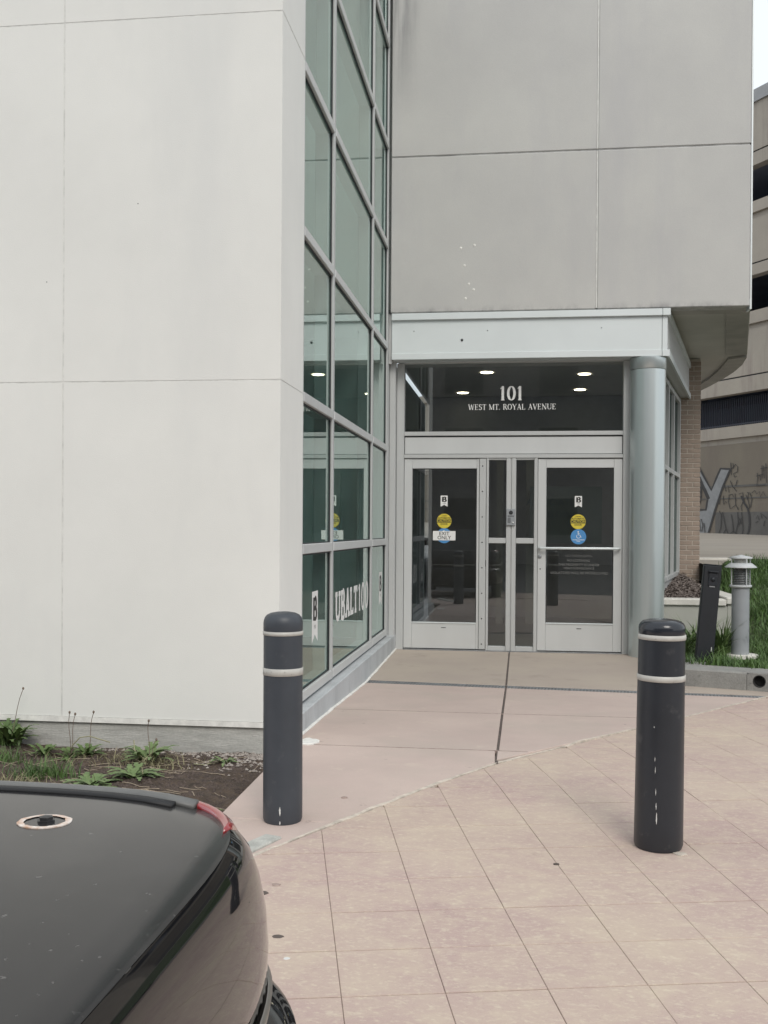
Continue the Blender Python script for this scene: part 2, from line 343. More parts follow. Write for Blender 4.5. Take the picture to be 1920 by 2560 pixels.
# ------------------------------------------------------------------ lettering
def arc(cx, cy, rx, ry, a0, a1, n=14): return [(cx + rx * cos(radians(a0 + (a1 - a0) * i / n)), cy + ry * sin(radians(a0 + (a1 - a0) * i / n))) for i in range(n + 1)]
def glyphs(T, t, sf, sh, w=1.0):
    """strokes of a serif alphabet: T thick, t thin, sf serif half width, sh serif height; cap height 1"""
    def ser(x, y): return ([(x - sf, y), (x + sf, y)], sh)
    b, e = sh / 2, 1 - sh / 2
    G = {}
    G['1'] = (.5, [([(.25, b), (.25, 1)], T), ([(.25, .97), (.06, .82)], t), ser(.25, b)])
    G['0'] = (.66, [([(.33 + .25 * sin(a * pi / 12), .5 + .47 * cos(a * pi / 12)) for a in range(25)], ('v', T, t))])
    G['W'] = (1.08, [([(.06, 1), (.3, 0)], T), ([(.3, 0), (.53, .95)], t), ([(.53, .95), (.76, 0)], T), ([(.76, 0), (1.0, 1)], t), ser(.08, e), ser(.98, e)])
    G['E'] = (.68, [([(.14, 0), (.14, 1)], T), ([(.02, b), (.6, b)], sh), ([(.02, e), (.58, e)], sh), ([(.14, .52), (.46, .52)], t), ([(.58, 0), (.58, .2)], t), ([(.56, 1), (.56, .8)], t), ([(.45, .42), (.45, .62)], t)])
    G['S'] = (.56, [(arc(.26, .74, .18, .23, 30, 255) + arc(.28, .27, .2, .24, 80, -150), ('s', T * .95, t * 1.3)), ([(.44, .98), (.44, .78)], t), ([(.07, .02), (.07, .22)], t)])
    G['T'] = (.68, [([(.34, 0), (.34, 1)], T), ([(.02, e), (.66, e)], sh), ([(.04, 1), (.04, .76)], t), ([(.64, 1), (.64, .76)], t), ser(.34, b)])
    G['M'] = (.98, [([(.12, 0), (.12, 1)], t), ([(.1, 1), (.47, .04)], T), ([(.47, .04), (.82, 1)], t), ([(.84, 0), (.84, 1)], T), ser(.12, b), ser(.84, b), ([(.0, e), (.14, e)], sh), ([(.8, e), (.96, e)], sh)])
    G['.'] = (.24, [([(.1, 0), (.1, .13)], .13)])
    G['R'] = (.74, [([(.14, 0), (.14, 1)], T), ([(.02, e), (.3, e)] + arc(.32, .75, .22, .22, 85, -85) + [(.14, .5)], ('s', T * .9, t)), ([(.34, .5), (.66, .02)], T), ser(.14, b), ser(.68, b)])
    G['O'] = (.8, [([(.39 + .32 * sin(a * pi / 12), .5 + .47 * cos(a * pi / 12)) for a in range(25)], ('v', T, t))])
    G['Y'] = (.76, [([(.06, 1), (.38, .45)], T), ([(.38, .45), (.68, 1)], t), ([(.38, 0), (.38, .48)], T), ser(.38, b), ser(.08, e), ser(.68, e)])
    G['A'] = (.78, [([(.1, 0), (.38, 1)], t), ([(.36, 1), (.66, 0)], T), ([(.2, .34), (.56, .34)], t), ser(.1, b), ser(.66, b)])
    G['L'] = (.64, [([(.14, 0), (.14, 1)], T), ([(.02, b), (.58, b)], sh), ([(.57, 0), (.57, .24)], t), ser(.14, e)])
    G['V'] = (.76, [([(.06, 1), (.38, 0)], T), ([(.38, 0), (.68, 1)], t), ser(.08, e), ser(.66, e)])
    G['N'] = (.86, [([(.12, 0), (.12, 1)], t), ([(.1, 1), (.7, .02)], T), ([(.72, 0), (.72, 1)], t), ser(.12, b), ser(.72, e), ([(.0, e), (.14, e)], sh)])
    G['U'] = (.84, [([(.14, 1), (.14, .36)], T), ([(.7, 1), (.7, .36)], t), (arc(.42, .36, .28, .36 - t * .5, 180, 360), ('v', (T + t) / 2, t)), ser(.14, e), ser(.7, e)])
    G['B'] = (.74, [([(.14, 0), (.14, 1)], T), ([(.0, e), (.34, e)] + arc(.36, .76, .2, .22, 85, -85) + [(.14, .53)], ('s', T, sh)), ([(.14, .5), (.38, .5)] + arc(.4, .27, .22, .24, 85, -85) + [(.0, b)], ('s', T, sh))])
    G[' '] = (.36, [])
    return G
def ribbon(bld, pts, wd, F, lift):
    """flat stroke through 2-D points, F maps (u, v, lift) to the place"""
    n = len(pts); L = []
    for i, p in enumerate(pts):
        a = Vector(pts[max(i - 1, 0)]); c = Vector(pts[min(i + 1, n - 1)]); d = (c - a)
        d = d.normalized() if d.length > 1e-6 else Vector((1, 0)); nn = Vector((-d.y, d.x))
        if isinstance(wd, tuple):
            vert = abs(d.y); w = wd[2] + (wd[1] - wd[2]) * (vert ** 1.5)
            if wd[0] == 'u': w = wd[1] if p[0] < .42 or p[1] > .9 and False else (wd[1] * (1 - (p[0] - .14) / .56) + wd[2] * (p[0] - .14) / .56)
        else: w = wd
        L.append((Vector(p) + nn * w / 2, Vector(p) - nn * w / 2))
    vs = []; fs = []
    for a, b in L: vs += [F(a.x, a.y, lift), F(b.x, b.y, lift)]
    for i in range(n - 1): fs.append((2 * i, 2 * i + 1, 2 * i + 3, 2 * i + 2))
    bld.add(vs, fs)
def write(bld, text, G, F, track=0.05, sx=1.0):
    u = 0; lift = 0
    for ch in text:
        adv, st = G[ch]
        for pts, wd in st:
            lift += .00006
            ribbon(bld, [(u + p[0] * sx, p[1]) for p in pts], wd, F, lift)
        u += adv * sx + track
    return u
def text_width(text, G, track=.05, sx=1.0): return sum(G[c][0] * sx + track for c in text)
def font_mesh(text, size, align='CENTER', bold=0):
    cu = bpy.data.curves.new('lettering', 'FONT'); cu.body = text; cu.size = size; cu.align_x = align; cu.align_y = 'CENTER'; cu.offset = bold; cu.resolution_u = 3
    o = bpy.data.objects.new('lettering', cu); me = bpy.data.meshes.new_from_object(o)
    bpy.data.objects.remove(o); bpy.data.curves.remove(cu); return me
def lettering(bld, text, size, F, bold=0, sx=1):
    me = font_mesh(text, size, bold=bold)
    bld.add([F(v.co.x * sx, v.co.y, 0) for v in me.vertices], [tuple(p.vertices) for p in me.polygons]); bpy.data.meshes.remove(me)

# ================================================================== GROUND
P0 = Vector((-.4, 5.3)); AZ = radians(-13)
D2 = Vector((sin(AZ), cos(AZ))); D1 = Vector((cos(AZ), -sin(AZ)))
def z_apron(x, y): return .03 - .03 * ((P0 - Vector((x, y))).dot(D2)) if (P0 - Vector((x, y))).dot(D2) > 0 else .03 - .012 * ((Vector((x, y)) - P0).dot(D2)) * .9
def z_walk(x, y):
    k = [(3.0, -.03), (4.62, .012), (6.16, .036), (7.57, .006), (9.2, -.045), (11.6, -.006), (12, -.006)]
    if y <= k[0][0]: return k[0][1]
    for (a, za), (b, zb) in zip(k, k[1:]):
        if y <= b: return za + (zb - za) * (y - a) / (b - a)
    return k[-1][1]
ground = B().add([(-400, -400, -.32), (400, -400, -.32), (400, 400, -.32), (-400, 400, -.32)], [(0, 1, 2, 3)]).build('ground', 'ground')
tag(ground, 'flat dull ground reaching away beyond the buildings', 'ground', kind='structure')
road = B().add([(-60, -60, -.30), (60, -60, -.30), (60, -1.2, -.262), (-60, -1.2, -.262)], [(0, 1, 2, 3)]).build('road', 'asphalt')
tag(road, 'dark asphalt road behind the parked black car', 'road', kind='structure')
# seam between the driveway tiles and the walk
SA, SK, SB = Vector((-1.62, 3.13)), Vector((-.112, 5.88)), Vector((2.3, 9.15))
def seam_x(y):
    if y <= SK.y: return SA.x + (SK.x - SA.x) * (y - SA.y) / (SK.y - SA.y)
    return SK.x + (SB.x - SK.x) * (y - SK.y) / (SB.y - SK.y)
# driveway: bedding sheet and square scored tiles
def uv(u, v): p = P0 + D1 * u + D2 * v; return (p.x, p.y)
bed = [uv(-5, -7.4), uv(6, -7.4), uv(6, 3.6), uv(-5, 3.6)]
bed = clip(bed, SB, SK); bed = clip(bed, SK, SA)
bb = B()
for i in range(22):
    for j in range(23):
        q = [uv(-5 + i * .5, -7.4 + j * .5), uv(-4.5 + i * .5, -7.4 + j * .5), uv(-4.5 + i * .5, -6.9 + j * .5), uv(-5 + i * .5, -6.9 + j * .5)]
        q = clip(clip(q, SB, SK), SK, SA) if True else q
        if len(q) > 2 and area(q) > 1e-4: bb.add([(p[0], p[1], z_apron(*p) - .009) for p in q], [tuple(range(len(q)))])
drive = bb.build('driveway', 'tile_joint'); tag(drive, 'driveway of square pinkish tan scored tiles before the entrance', 'driveway', kind='structure')
def seg_shift(a, b, d):
    n = Vector((b.y - a.y, -(b.x - a.x))).normalized() * d; return a + n, b + n
s1 = seg_shift(SA, SK, .012); s2 = seg_shift(SK, SB, .012)
TS = .31; g = .0013
for i in range(-6, 13):
    for j in range(-10, 14):
        u0, v0 = i * TS, -.97 + j * TS
        gu, gv = .0008, .0026
        q = [(u0 + gu, v0 + gv), (u0 + TS - gu, v0 + gv), (u0 + TS - gu, v0 + TS - gv), (u0 + gu, v0 + TS - gv)]
        q = [uv(*p) for p in q]
        q = clip(clip(q, s2[1], s2[0]), s1[1], s1[0])
        if len(q) < 3 or area(q) < .002: continue
        cx = sum(p[0] for p in q) / len(q); cy = sum(p[1] for p in q) / len(q)
        if cx > 3.6 or cy < 1.7 or cx < -1.25: continue
        dz = random.uniform(-.0008, .0008)
        B().prism(q, lambda x, y: z_apron(x, y) - .03, lambda x, y: z_apron(x, y) + dz, bev=.0016).build('tile', 'tile', drive)
# the rest of the driveway towards the road: plain sheet of the same concrete
rb = B()
for q in ([uv(-5, -7.4), uv(6, -7.4), uv(6, -4.07), uv(-5, -4.07)], [uv(4.03, -4.07), uv(6, -4.07), uv(6, 3.3), uv(4.03, 3.3)]):
    q = clip(clip(q, s2[1], s2[0]), s1[1], s1[0])
    if len(q) > 2: rb.prism(q, lambda x, y: z_apron(x, y) - .04, lambda x, y: z_apron(x, y) - .0015)
rb.build('plain_slab', 'tile', drive)
# seam line of pale grout
sb = B()
def strip(bld, pts, w, zf, up=.002, jit=.0):
    L = []
    for i, p in enumerate(pts):
        a = Vector(pts[max(i - 1, 0)][:2]); c = Vector(pts[min(i + 1, len(pts) - 1)][:2]); d = (c - a).normalized(); n = Vector((-d.y, d.x))
        wl = w * (1 + random.uniform(-jit, jit)) / 2; wr = w * (1 + random.uniform(-jit, jit)) / 2
        l = Vector(p[:2]) + n * wl; r = Vector(p[:2]) - n * wr
        L.append(((l.x, l.y, zf(*l) + up), (r.x, r.y, zf(*r) + up)))
    vs = [v for t in L for v in t]; k = len(L)
    bot = [(v[0], v[1], v[2] - .02) for v in vs]
    fs = [(2 * i + 1, 2 * i + 3, 2 * i + 2, 2 * i) for i in range(k - 1)] + [(2 * k + 2 * i, 2 * i, 2 * i + 2, 2 * k + 2 * i + 2) for i in range(k - 1)] + [(2 * i + 1, 2 * k + 2 * i + 1, 2 * k + 2 * i + 3, 2 * i + 3) for i in range(k - 1)]
    bld.add(vs + bot, fs)
sp = [SA + (SK - SA) * i / 40 for i in range(12, 41)] + [SK + (SB - SK) * i / 40 for i in range(1, 41)]
sp = [p + Vector((random.uniform(-.004, .004), random.uniform(-.004, .004))) for p in sp]
strip(sb, sp, .022, lambda x, y: max(z_apron(x, y), z_walk(x, y) if y > 6.5 else z_apron(x, y)), .003, .5)
sb.build('seam_grout', 'seam', drive)

KX = -1.36
# walk slabs before the doors, falling gently to the drain
walk = B().prism([(KX + .002, 4.63), (seam_x(4.63) - .02, 4.63), (SK.x - .02, SK.y), (SB.x - .02, SB.y), (3.0, 9.3), (3.0, 12), (KX + .002, 12)], -.2, -.098).build('walk', 'joint')
tag(walk, 'pinkish concrete walk between glass wall and doors', 'walk', kind='structure')
def slab(poly, m):
    if len(poly) > 2: B().prism(poly, lambda x, y: z_walk(x, y) - .06, z_walk, bev=.003).build('slab', m, walk)
JX = lambda y: -.115 + (y - 6) * .004
DRA, DRB = Vector((-1.36, 9.33)), Vector((2.25, 8.97))
def dr_y(x): return DRA.y + (DRB.y - DRA.y) * (x - DRA.x) / (DRB.x - DRA.x)
g2 = .004; gd = .016
rows = [(4.62, 6.155), (6.163, 7.566), (7.572, None)]
sx = lambda y: seam_x(y) - .012
slab([(KX, 4.625), (sx(4.625), 4.625), (sx(SK.y), SK.y), (-.118 - .012, 6.155), (KX, 6.155)], 'walk')
slab([(-.118 + .004, 5.93), (sx(6.155), 6.155), (-.118 + .004, 6.155)], 'walk')
slab([(KX, 6.163), (JX(6.2) - gd / 2, 6.163), (JX(7.5) - gd / 2, 7.566), (KX, 7.566)], 'walk')
slab([(JX(6.2) + gd / 2, 6.163), (sx(6.163), 6.163), (sx(7.566), 7.566), (JX(7.5) + gd / 2, 7.566)], 'walk')
slab([(KX, 7.573), (JX(7.5) - gd / 2, 7.573), (JX(9.2) - gd / 2, dr_y(JX(9.2)) - .09), (KX, dr_y(KX) - .09)], 'walk')
slab([(JX(7.5) + gd / 2, 7.573), (sx(7.573), 7.573), (sx(8.95) - .02, dr_y(2.2) - .09), (JX(9.2) + gd / 2, dr_y(JX(9.2)) - .09)], 'walk')
slab([(KX, dr_y(KX) + .09), (JX(9.3) - gd / 2, dr_y(-.1) + .09), (JX(11.6) - gd / 2, 11.68), (KX, 11.68)], 'walk_door')
slab([(JX(9.3) + gd / 2, dr_y(-.1) + .09), (2.6, dr_y(2.6) + .09), (2.6, 11.68), (JX(11.6) + gd / 2, 11.68)], 'walk_door')
slab([(-6, 2.6), (seam_x(2.9) - .012, 2.9 - .25), (sx(4.616), 4.616), (KX, 4.616), (-6, 4.3)], 'walk')
# dark broken joint filler down the middle
jb = B(); strip(jb, [(JX(y) + random.uniform(-.003, .003), y) for y in [5.86 + .14 * i for i in range(41)]], .02, lambda x, y: z_walk(x, y) - .006, .002, .5)
jb.build('joint_filler', 'joint', walk)
for yj in (6.159, 7.5695):
    x1 = seam_x(yj) - .03; jb = B(); strip(jb, [(KX + .01 + (x1 - KX - .01) * i / 30, yj + random.uniform(-.0015, .0015)) for i in range(31)], .010, z_walk, .0006, .5); jb.build('score_line', 'tile_joint', walk)

# trench drain
td = empty('trench_drain', (0.4, 9.15, -.06), 'narrow grey slotted trench drain crossing the pink walk before the doors', 'drain')
ddir = (DRB - DRA).normalized(); dn = Vector((-ddir.y, ddir.x)); LEN = (DRB - DRA).length
FRD = Matrix.Translation((DRA.x, DRA.y, 0)) @ Matrix.Rotation(atan2(ddir.y, ddir.x), 4, 'Z')
ZD = -.047
B().box(0, LEN, -.089, .089, ZD - .05, ZD - .03, fr=FRD).build('channel', 'drain_dark', td)
for s_ in (-1, 1): B().box(0, LEN, s_ * .086 - .008, s_ * .086 + .008, ZD - .03, ZD, fr=FRD).build('edge_rail', 'steel', td)
for k in range(4):
    a = k * LEN / 4 + .006; e = (k + 1) * LEN / 4 - .006
    t = B(); t.box(a, e, -.076, -.062, ZD - .02, ZD - .002, fr=FRD); t.box(a, e, .062, .076, ZD - .02, ZD - .002, fr=FRD); t.box(a, e, -.008, .008, ZD - .02, ZD - .002, fr=FRD)
    n = int((e - a) / .028)
    for i in range(n):
        x = a + (i + .5) * (e - a) / n
        t.box(x - .007, x + .007, -.062, -.008, ZD - .02, ZD - .0035, fr=FRD); t.box(x - .007, x + .007, .008, .062, ZD - .02, ZD - .0035, fr=FRD)
    t.build('grate', 'steel', td)

# kerb round the lawn, with a drain pipe mouth
KA, KB = Vector((1.28, 9.56)), Vector((3.9, 8.62))
kd = (KB - KA).normalized(); KL = (KB - KA).length
FRK = Matrix.Translation((KA.x, KA.y, 0)) @ Matrix.Rotation(atan2(kd.y, kd.x), 4, 'Z')
HP = at(1899, 1703, Y=9.3); hx = (Vector((HP.x, HP.y)) - KA).dot(kd); hz = HP.z
kerb = B().box(0, hx - .1, 0, .34, -.09, .118, .012, fr=FRK).build('kerb', 'kerb'); tag(kerb, 'low grey concrete kerb with a pipe mouth in front of the lawn', 'kerb', kind='structure')
B().box(hx + .1, KL, 0, .34, -.09, .118, .012, fr=FRK).build('kerb_block', 'kerb', kerb)
B().box(0, .3, .35, 1.9, -.09, .116, .012, fr=FRK).build('kerb_block', 'kerb', kerb)
hb = B(); n = 24; rr = .054
cv = [FRK @ Vector((hx + rr * cos(2 * pi * i / n), .002, hz + rr * sin(2 * pi * i / n))) for i in range(n)]
def sq(a):
    c, s = cos(a), sin(a); x = .1 if c > 0 else -.1
    k = min(.1 / abs(c) if abs(c) > 1e-6 else 9, ((.113 - hz) if s > 0 else (hz + .09)) / abs(s) if abs(s) > 1e-6 else 9); return (c * k, s * k)
ov = [FRK @ Vector((hx + sq(2 * pi * i / n)[0] * .999, .002, hz + sq(2 * pi * i / n)[1])) for i in range(n)]
iv = [FRK @ Vector((hx + rr * cos(2 * pi * i / n), .30, hz + rr * sin(2 * pi * i / n))) for i in range(n)]
hb.add(ov + cv + iv, [(i, (i + 1) % n, n + (i + 1) % n, n + i) for i in range(n)] + [(n + i, n + (i + 1) % n, 2 * n + (i + 1) % n, 2 * n + i) for i in range(n)])
hb.box(hx - .0995, hx + .0995, .01, .34, .1, .118, fr=FRK); hb.box(hx - .0995, hx + .0995, .3, .34, -.09, .1, fr=FRK)
hb.add([FRK @ Vector(p) for p in ((hx - .0995, .002, .112), (hx + .0995, .002, .112), (hx + .0995, .012, .118), (hx - .0995, .012, .118))], [(0, 1, 2, 3)])
hb.build('pipe_block', 'kerb', kerb)
B().lathe([(rr - .001, 0), (rr - .001, .05), (rr - .007, .05), (rr - .007, 0)], n=24, fr=FRK @ Matrix.Translation((hx, .05, hz)) @ Matrix.Rotation(pi / 2, 4, 'X')).build('pipe_lining', 'drain_dark', kerb)

# lawn ground and the rise behind it
def sst(x, a, b): t = max(0, min(1, (x - a) / (b - a))); return t * t * (3 - 2 * t)
def z_lawn(x, y): return .105 + max(0, y - 10.2) * .195 * sst(x, 2.0, 2.9) + .012 * noise.noise((x * 1.5, y * 1.5, 3))
lb = B(); nx, ny = 26, 30
X0, X1, Y0, Y1 = 1.36, 7.5, 8.6, 14.6
vs = []
for j in range(ny + 1):
    for i in range(nx + 1):
        x = X0 + (X1 - X0) * i / nx; y = Y0 + (Y1 - Y0) * j / ny
        yk = KA.y + (x - KA.x) * kd.y / kd.x + .30; y = max(y, yk); vs.append((x, y, z_lawn(x, y)))
lb.add(vs, [(j * (nx + 1) + i, j * (nx + 1) + i + 1, (j + 1) * (nx + 1) + i + 1, (j + 1) * (nx + 1) + i) for j in range(ny) for i in range(nx)], True)
lawn = lb.build('lawn', 'lawn'); tag(lawn, 'sloping green lawn ground beside the entrance', 'lawn', kind='structure')
bp = B().add([(2.512, 14.5, .88), (30, 14.5, .88), (30, 60, 1.95), (-30, 60, 1.95), (-30, 25, 1.13), (2.512, 25, 1.13)], [(0, 1, 2, 3, 4, 5)]).build('pavement', 'back_pave')
tag(bp, 'tan pavement rising towards the graffiti wall', 'pavement', kind='structure')

# ================================================================== OFFICE BUILDING
OB = empty('office_building', (0, 11.6, -.05), 'two storey office building with white stucco wing, glass wall and grey concrete upper floor', 'building')
# --- stucco wing
XC = -1.42; XJ = at(156, 1400, Y=6.1).x
rowz = [.172, 2.228, 4.43, 6.9]
for r in range(3):
    z0, z1 = rowz[r] + (.0045 if r else 0), rowz[r + 1] - .0045
    p = [(XJ + .005, 6.1), (XC, 6.1), (XC, 6.75), (XC - .1, 6.75), (XC - .1, 6.2), (XJ + .005, 6.2)]
    B().prism(p, z0, z1).build('stucco_panel', 'stucco', OB)
    p = [(-6.5, 6.1), (XJ - .005, 6.1), (XJ - .005, 6.2), (-6.5, 6.2)]
    B().prism(p, z0, z1).build('stucco_panel', 'stucco', OB)
    if r < 2: B().prism([(-6.5, 6.102), (XC - .002, 6.102), (XC - .002, 6.75), (XC - .09, 6.75), (XC - .09, 6.19), (-6.5, 6.19)], rowz[r + 1] - .0044, rowz[r + 1] + .0044).build('joint_sealant', 'sealant_light', OB)
    box('joint_sealant', 'sealant_light', OB, XJ - .0049, XJ + .0049, 6.102, 6.19, z0, z1)
B().prism([(-6.5, 6.095), (XC + .004, 6.095), (XC + .004, 6.75), (XC - .08, 6.75), (XC - .08, 6.18), (-6.5, 6.18)], .138, .170).build('drip_flashing', 'caulk', OB)
B().prism([(-6.5, 6.115), (KX - .005, 6.115), (KX - .005, 6.5), (-6.5, 6.5)], -.2, .137).build('foundation', 'found', OB)
# --- glass wall on the left of the court
CW = B().box(-1.62, KX, 6.505, 11.62, -.2, .158, .006).build('glass_wall', 'sill_metal', OB)
CW['label'] = 'tall teal glass wall with aluminium grid on grey kerb'
XG = -1.43
sills = [.211, 1.2, 2.22, 3.325, 4.42, 5.5, 6.6, 7.7]
Ym = [6.785, 7.95, 10.12, 11.27]
for y in Ym: box('mullion', 'alum_frame', CW, XG - .15, XG - (.002 if 0 else 0), y - .034, y + .034, .17, 7.8, .004)
for z in sills:
    for a, b in zip(Ym, Ym[1:]): box('rail', 'alum', CW, XG - .148, XG + .004, a + .0345, b - .0345, z - .034, z + .032, .004)
for k in range(len(sills) - 1):
    for a, b in zip(Ym, Ym[1:]):
        box('pane', 'glass_teal', CW, XG - .034, XG - .026, a + .034, b - .034, sills[k] + .032, sills[k + 1] - .034)
        t = B()
        for (y0, y1, z0, z1) in ((a + .0345, a + .042, sills[k] + .0325, sills[k + 1] - .0345), (b - .042, b - .0345, sills[k] + .0325, sills[k + 1] - .0345), (a + .043, b - .043, sills[k + 1] - .046, sills[k + 1] - .0345), (a + .043, b - .043, sills[k] + .0325, sills[k] + .040)):
            t.box(XG - .0255, XG - .016, y0, y1, z0, z1)
        t.build('gasket', 'gasket', CW)
# end post between glass wall and door frame
box('corner_post', 'alum_frame', OB, XG - .15, XG + .002, 11.306, 11.52, -.01, 3.69, .004)
box('corner_post', 'alum_frame', OB, XG + .004, -1.362, 11.42, 11.54, -.01, 3.69, .004)
box('corner_filler', 'alum_frame', OB, XG + .004, -1.394, 11.33, 11.418, 3.15, 3.69)
# white caulk along the kerb foot
cb = B(); pts = []
for i in range(70):
    y = 6.2 + 5.35 * i / 69; pts.append((KX + .004 + .006 * noise.noise((y * 4, 0, 1)), y, z_walk(0, y) + .002))
cb.tube(pts, [.012 + .006 * noise.noise((p[1] * 7, 5, 0)) for p in pts], 6); cb.build('caulk_bead', 'caulk', OB)
# --- concrete upper storey
XL, XV, XR, YF, ZB = -1.405, .802, 2.375, 11.28, 3.695
rz = [ZB, 5.385, 7.45, 9.4]
for r in range(3):
    for (a, b) in ((XL, XV), (XV, XR)):
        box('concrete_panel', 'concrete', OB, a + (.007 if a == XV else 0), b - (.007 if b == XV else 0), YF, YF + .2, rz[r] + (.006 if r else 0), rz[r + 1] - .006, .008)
    if r < 2: box('joint_sealant', 'sealant_dark', OB, XL, XR - .01, YF + .010, YF + .18, rz[r + 1] - .008, rz[r + 1] + .008)
    box('joint_sealant', 'sealant_light', OB, XV - .0065, XV + .0065, YF + .002, YF + .18, rz[r] + .012, rz[r + 1] - .012)
edge = [(2.38, 11.285), (2.5, 11.85), (3.07, 14.7), (3.15, 15.4), (3.17, 16.1), (3.15, 16.8), (3.09, 17.7), (3.0, 18.6), (2.7, 20.5)]
ub = B().prism(edge + [(-1.5, 20.5), (-1.5, 11.49), (2.379, 11.49)][:2] + [(-1.5, 11.49), (2.36, 11.49)], 3.77, 9.38); ub.build('upper_storey', 'concrete', OB)
box('edge_flashing', 'fascia', OB, XR + .003, XR + .022, YF + .01, YF + .19, ZB - .03, 9.38)
box('wall_underside', 'soffit_trim', OB, XL, XR - .003, YF + .21, YF + .46, ZB + .012, ZB + .07)
sof = B().prism([(-1.5, 11.75), (2.47, 11.75)] + edge[2:] + [(-1.5, 20.5)], 3.752, 3.768).build('soffit', 'soffit', OB)
B().prism([(2.23, 11.79), (2.475, 11.79), (3.05, 14.66), (2.78, 14.66)], 3.735, 3.7515).build('soffit_panel', 'soffit_trim', sof)
outer = edge[2:]; inner = [(2.86, 14.9), (2.90, 15.5), (2.93, 16.1), (2.94, 16.8), (2.90, 17.7), (2.84, 18.6), (2.55, 20.4)]
for k in range(len(outer) - 1):
    B().prism([inner[k], (outer[k][0], outer[k][1] + (.02 if k == 0 else 0)), outer[k + 1], inner[k + 1]], 3.715, 3.7515).build('soffit_trim', 'soffit_trim', sof)
# --- silver fascia
FA = B().box(-1.392, 1.488, 11.305, 11.56, 3.19, 3.685, .003).build('fascia', 'fascia', OB)
box('top_flange', 'fascia', FA, -1.392, 1.488, 11.27, 11.3045, 3.612, 3.686, .004)
box('bottom_flange', 'fascia', FA, -1.392, 1.488, 11.292, 11.3045, 3.186, 3.255, .003)
box('corner_cover', 'fascia', FA, 1.4905, 1.545, 11.302, 11.56, 3.19, 3.685, .003)
box('corner_flange', 'fascia', FA, 1.4905, 1.572, 11.268, 11.3015, 3.612, 3.686, .004)
box('corner_flange', 'fascia', FA, 1.4905, 1.568, 11.289, 11.3015, 3.184, 3.255, .003)
for x, y, r in ((1035, 828, .006), (1219, 826, .006), (1504, 819, .006), (1155, 850, .014)):
    p = at(x, y, Y=11.303); B().lathe([(r, 0), (r, .004), (r * .4, .008), (0, .008)], n=12, fr=Matrix.Translation((p.x, 11.304, p.z)) @ Matrix.Rotation(pi / 2, 4, 'X')).build('bolt', 'steel' if r < .01 else 'nut', FA)
ra = atan2(15.0 - 11.3, 2.37 - 1.56); RL = sqrt(3.7 ** 2 + .81 ** 2)
FRR = Matrix.Translation((1.548, 11.33, 0)) @ Matrix.Rotation(ra, 4, 'Z')
B().box(.0, RL, .002, .3, 3.2, 3.68, fr=FRR).build('side_fascia', 'alum', FA)
B().box(0, RL, -.022, .0015, 3.184, 3.255, fr=FRR).build('side_flange', 'fascia', FA)
B().box(0, RL, -.022, .0015, 3.612, 3.686, fr=FRR).build('side_flange', 'fascia', FA)
# --- column
cx_, cy_ = 1.366, 11.45
CO = B().lathe([(.186, -.05), (.186, 3.055)], (cx_, cy_, 0), 48).build('column', 'column', OB)
B().lathe([(.187, 3.059), (.190, 3.062), (.190, 3.182)], (cx_, cy_, 0), 48).build('collar', 'column', CO)
# --- door front
YD = 11.6
EF = box('door_frame', 'alum_frame', OB, -1.36, -1.276, YD - .06, YD + .06, -.01, 3.185, .004)
def fr_(n, x0, x1, z0, z1, d=.058, m='alum_frame', bev=.004): return box(n, m, EF, x0, x1, YD - d, YD + .055, z0, z1, bev)
fr_('jamb', 1.118, 1.196, -.01, 3.185); fr_('head', -1.2755, 1.1175, 3.178, 3.262)
fr_('transom_bar', -1.2755, 1.1175, 2.378, 2.424, .05); fr_('header_panel', -1.270, 1.112, 2.176, 2.364, .03, 'alum'); fr_('transom_bar', -1.2755, 1.1175, 2.128, 2.170, .062)
box('shadow_gap', 'gasket', EF, -1.2755, 1.1175, YD - .02, YD + .04, 2.1705, 2.3775)
fr_('mullion', -.358, -.332, -.01, 2.1275); fr_('mullion', -.139, -.090, -.01, 2.1275); fr_('mullion', -.081, -.032, -.01, 2.1275); fr_('mullion', .165, .203, -.01, 2.1275)
box('mullion_core', 'alum_frame', EF, -.0905, -.0805, YD - .045, YD + .05, -.01, 2.127)
for a, b in ((-.3315, -.1395), (-.0315, .1645)):
    fr_('cross_bar', a, b, 1.187, 1.247, .05); fr_('base_bar', a, b, -.01, .05, .05); fr_('top_bar', a, b, 2.108, 2.1275, .05)
    for z0, z1 in ((.05, 1.187), (1.247, 2.108)): box('pane', 'glass_door', EF, a, b, YD - .012, YD - .004, z0, z1)
TP = box('transom_pane', 'glass_door', EF, -1.2755, 1.1175, YD - .014, YD - .006, 2.4245, 3.1775)
# threshold
box('threshold', 'steel', EF, -1.27, 1.115, YD - .07, YD + .05, -.02, .004)
# address lettering on the transom
GS = glyphs(.15, .06, .12, .05)
GB = glyphs(.20, .055, .15, .045)
def onY(x0, z0, h, y): return lambda u, v, l: Vector((x0 + u * h, y - l, z0 + v * h))
p0 = at(1249, 1001, Y=YD - .016); p1 = at(1311, 965, Y=YD - .016); hh = p1.z - p0.z; wsc = (p1.x - p0.x) / (text_width('101', GB, .1) * hh)
t = B(); write(t, '101', GB, lambda u, v, l: Vector((p0.x + u * hh * wsc, YD - .0155 - l, p0.z + v * hh)), .1); t.build('address_number', 'white_vinyl', EF)
p0 = at(1171, 1025, Y=YD - .016); p1 = at(1391, 1009, Y=YD - .016); hh = p1.z - p0.z
tx = 'WEST MT. ROYAL AVENUE'; wsc = (p1.x - p0.x) / (text_width(tx, GS, .07) * hh)
t = B(); write(t, tx, GS, lambda u, v, l: Vector((p0.x + u * hh * wsc, YD - .0155 - l, p0.z + v * hh)), .07); t.build('address_lettering', 'white_vinyl', EF)

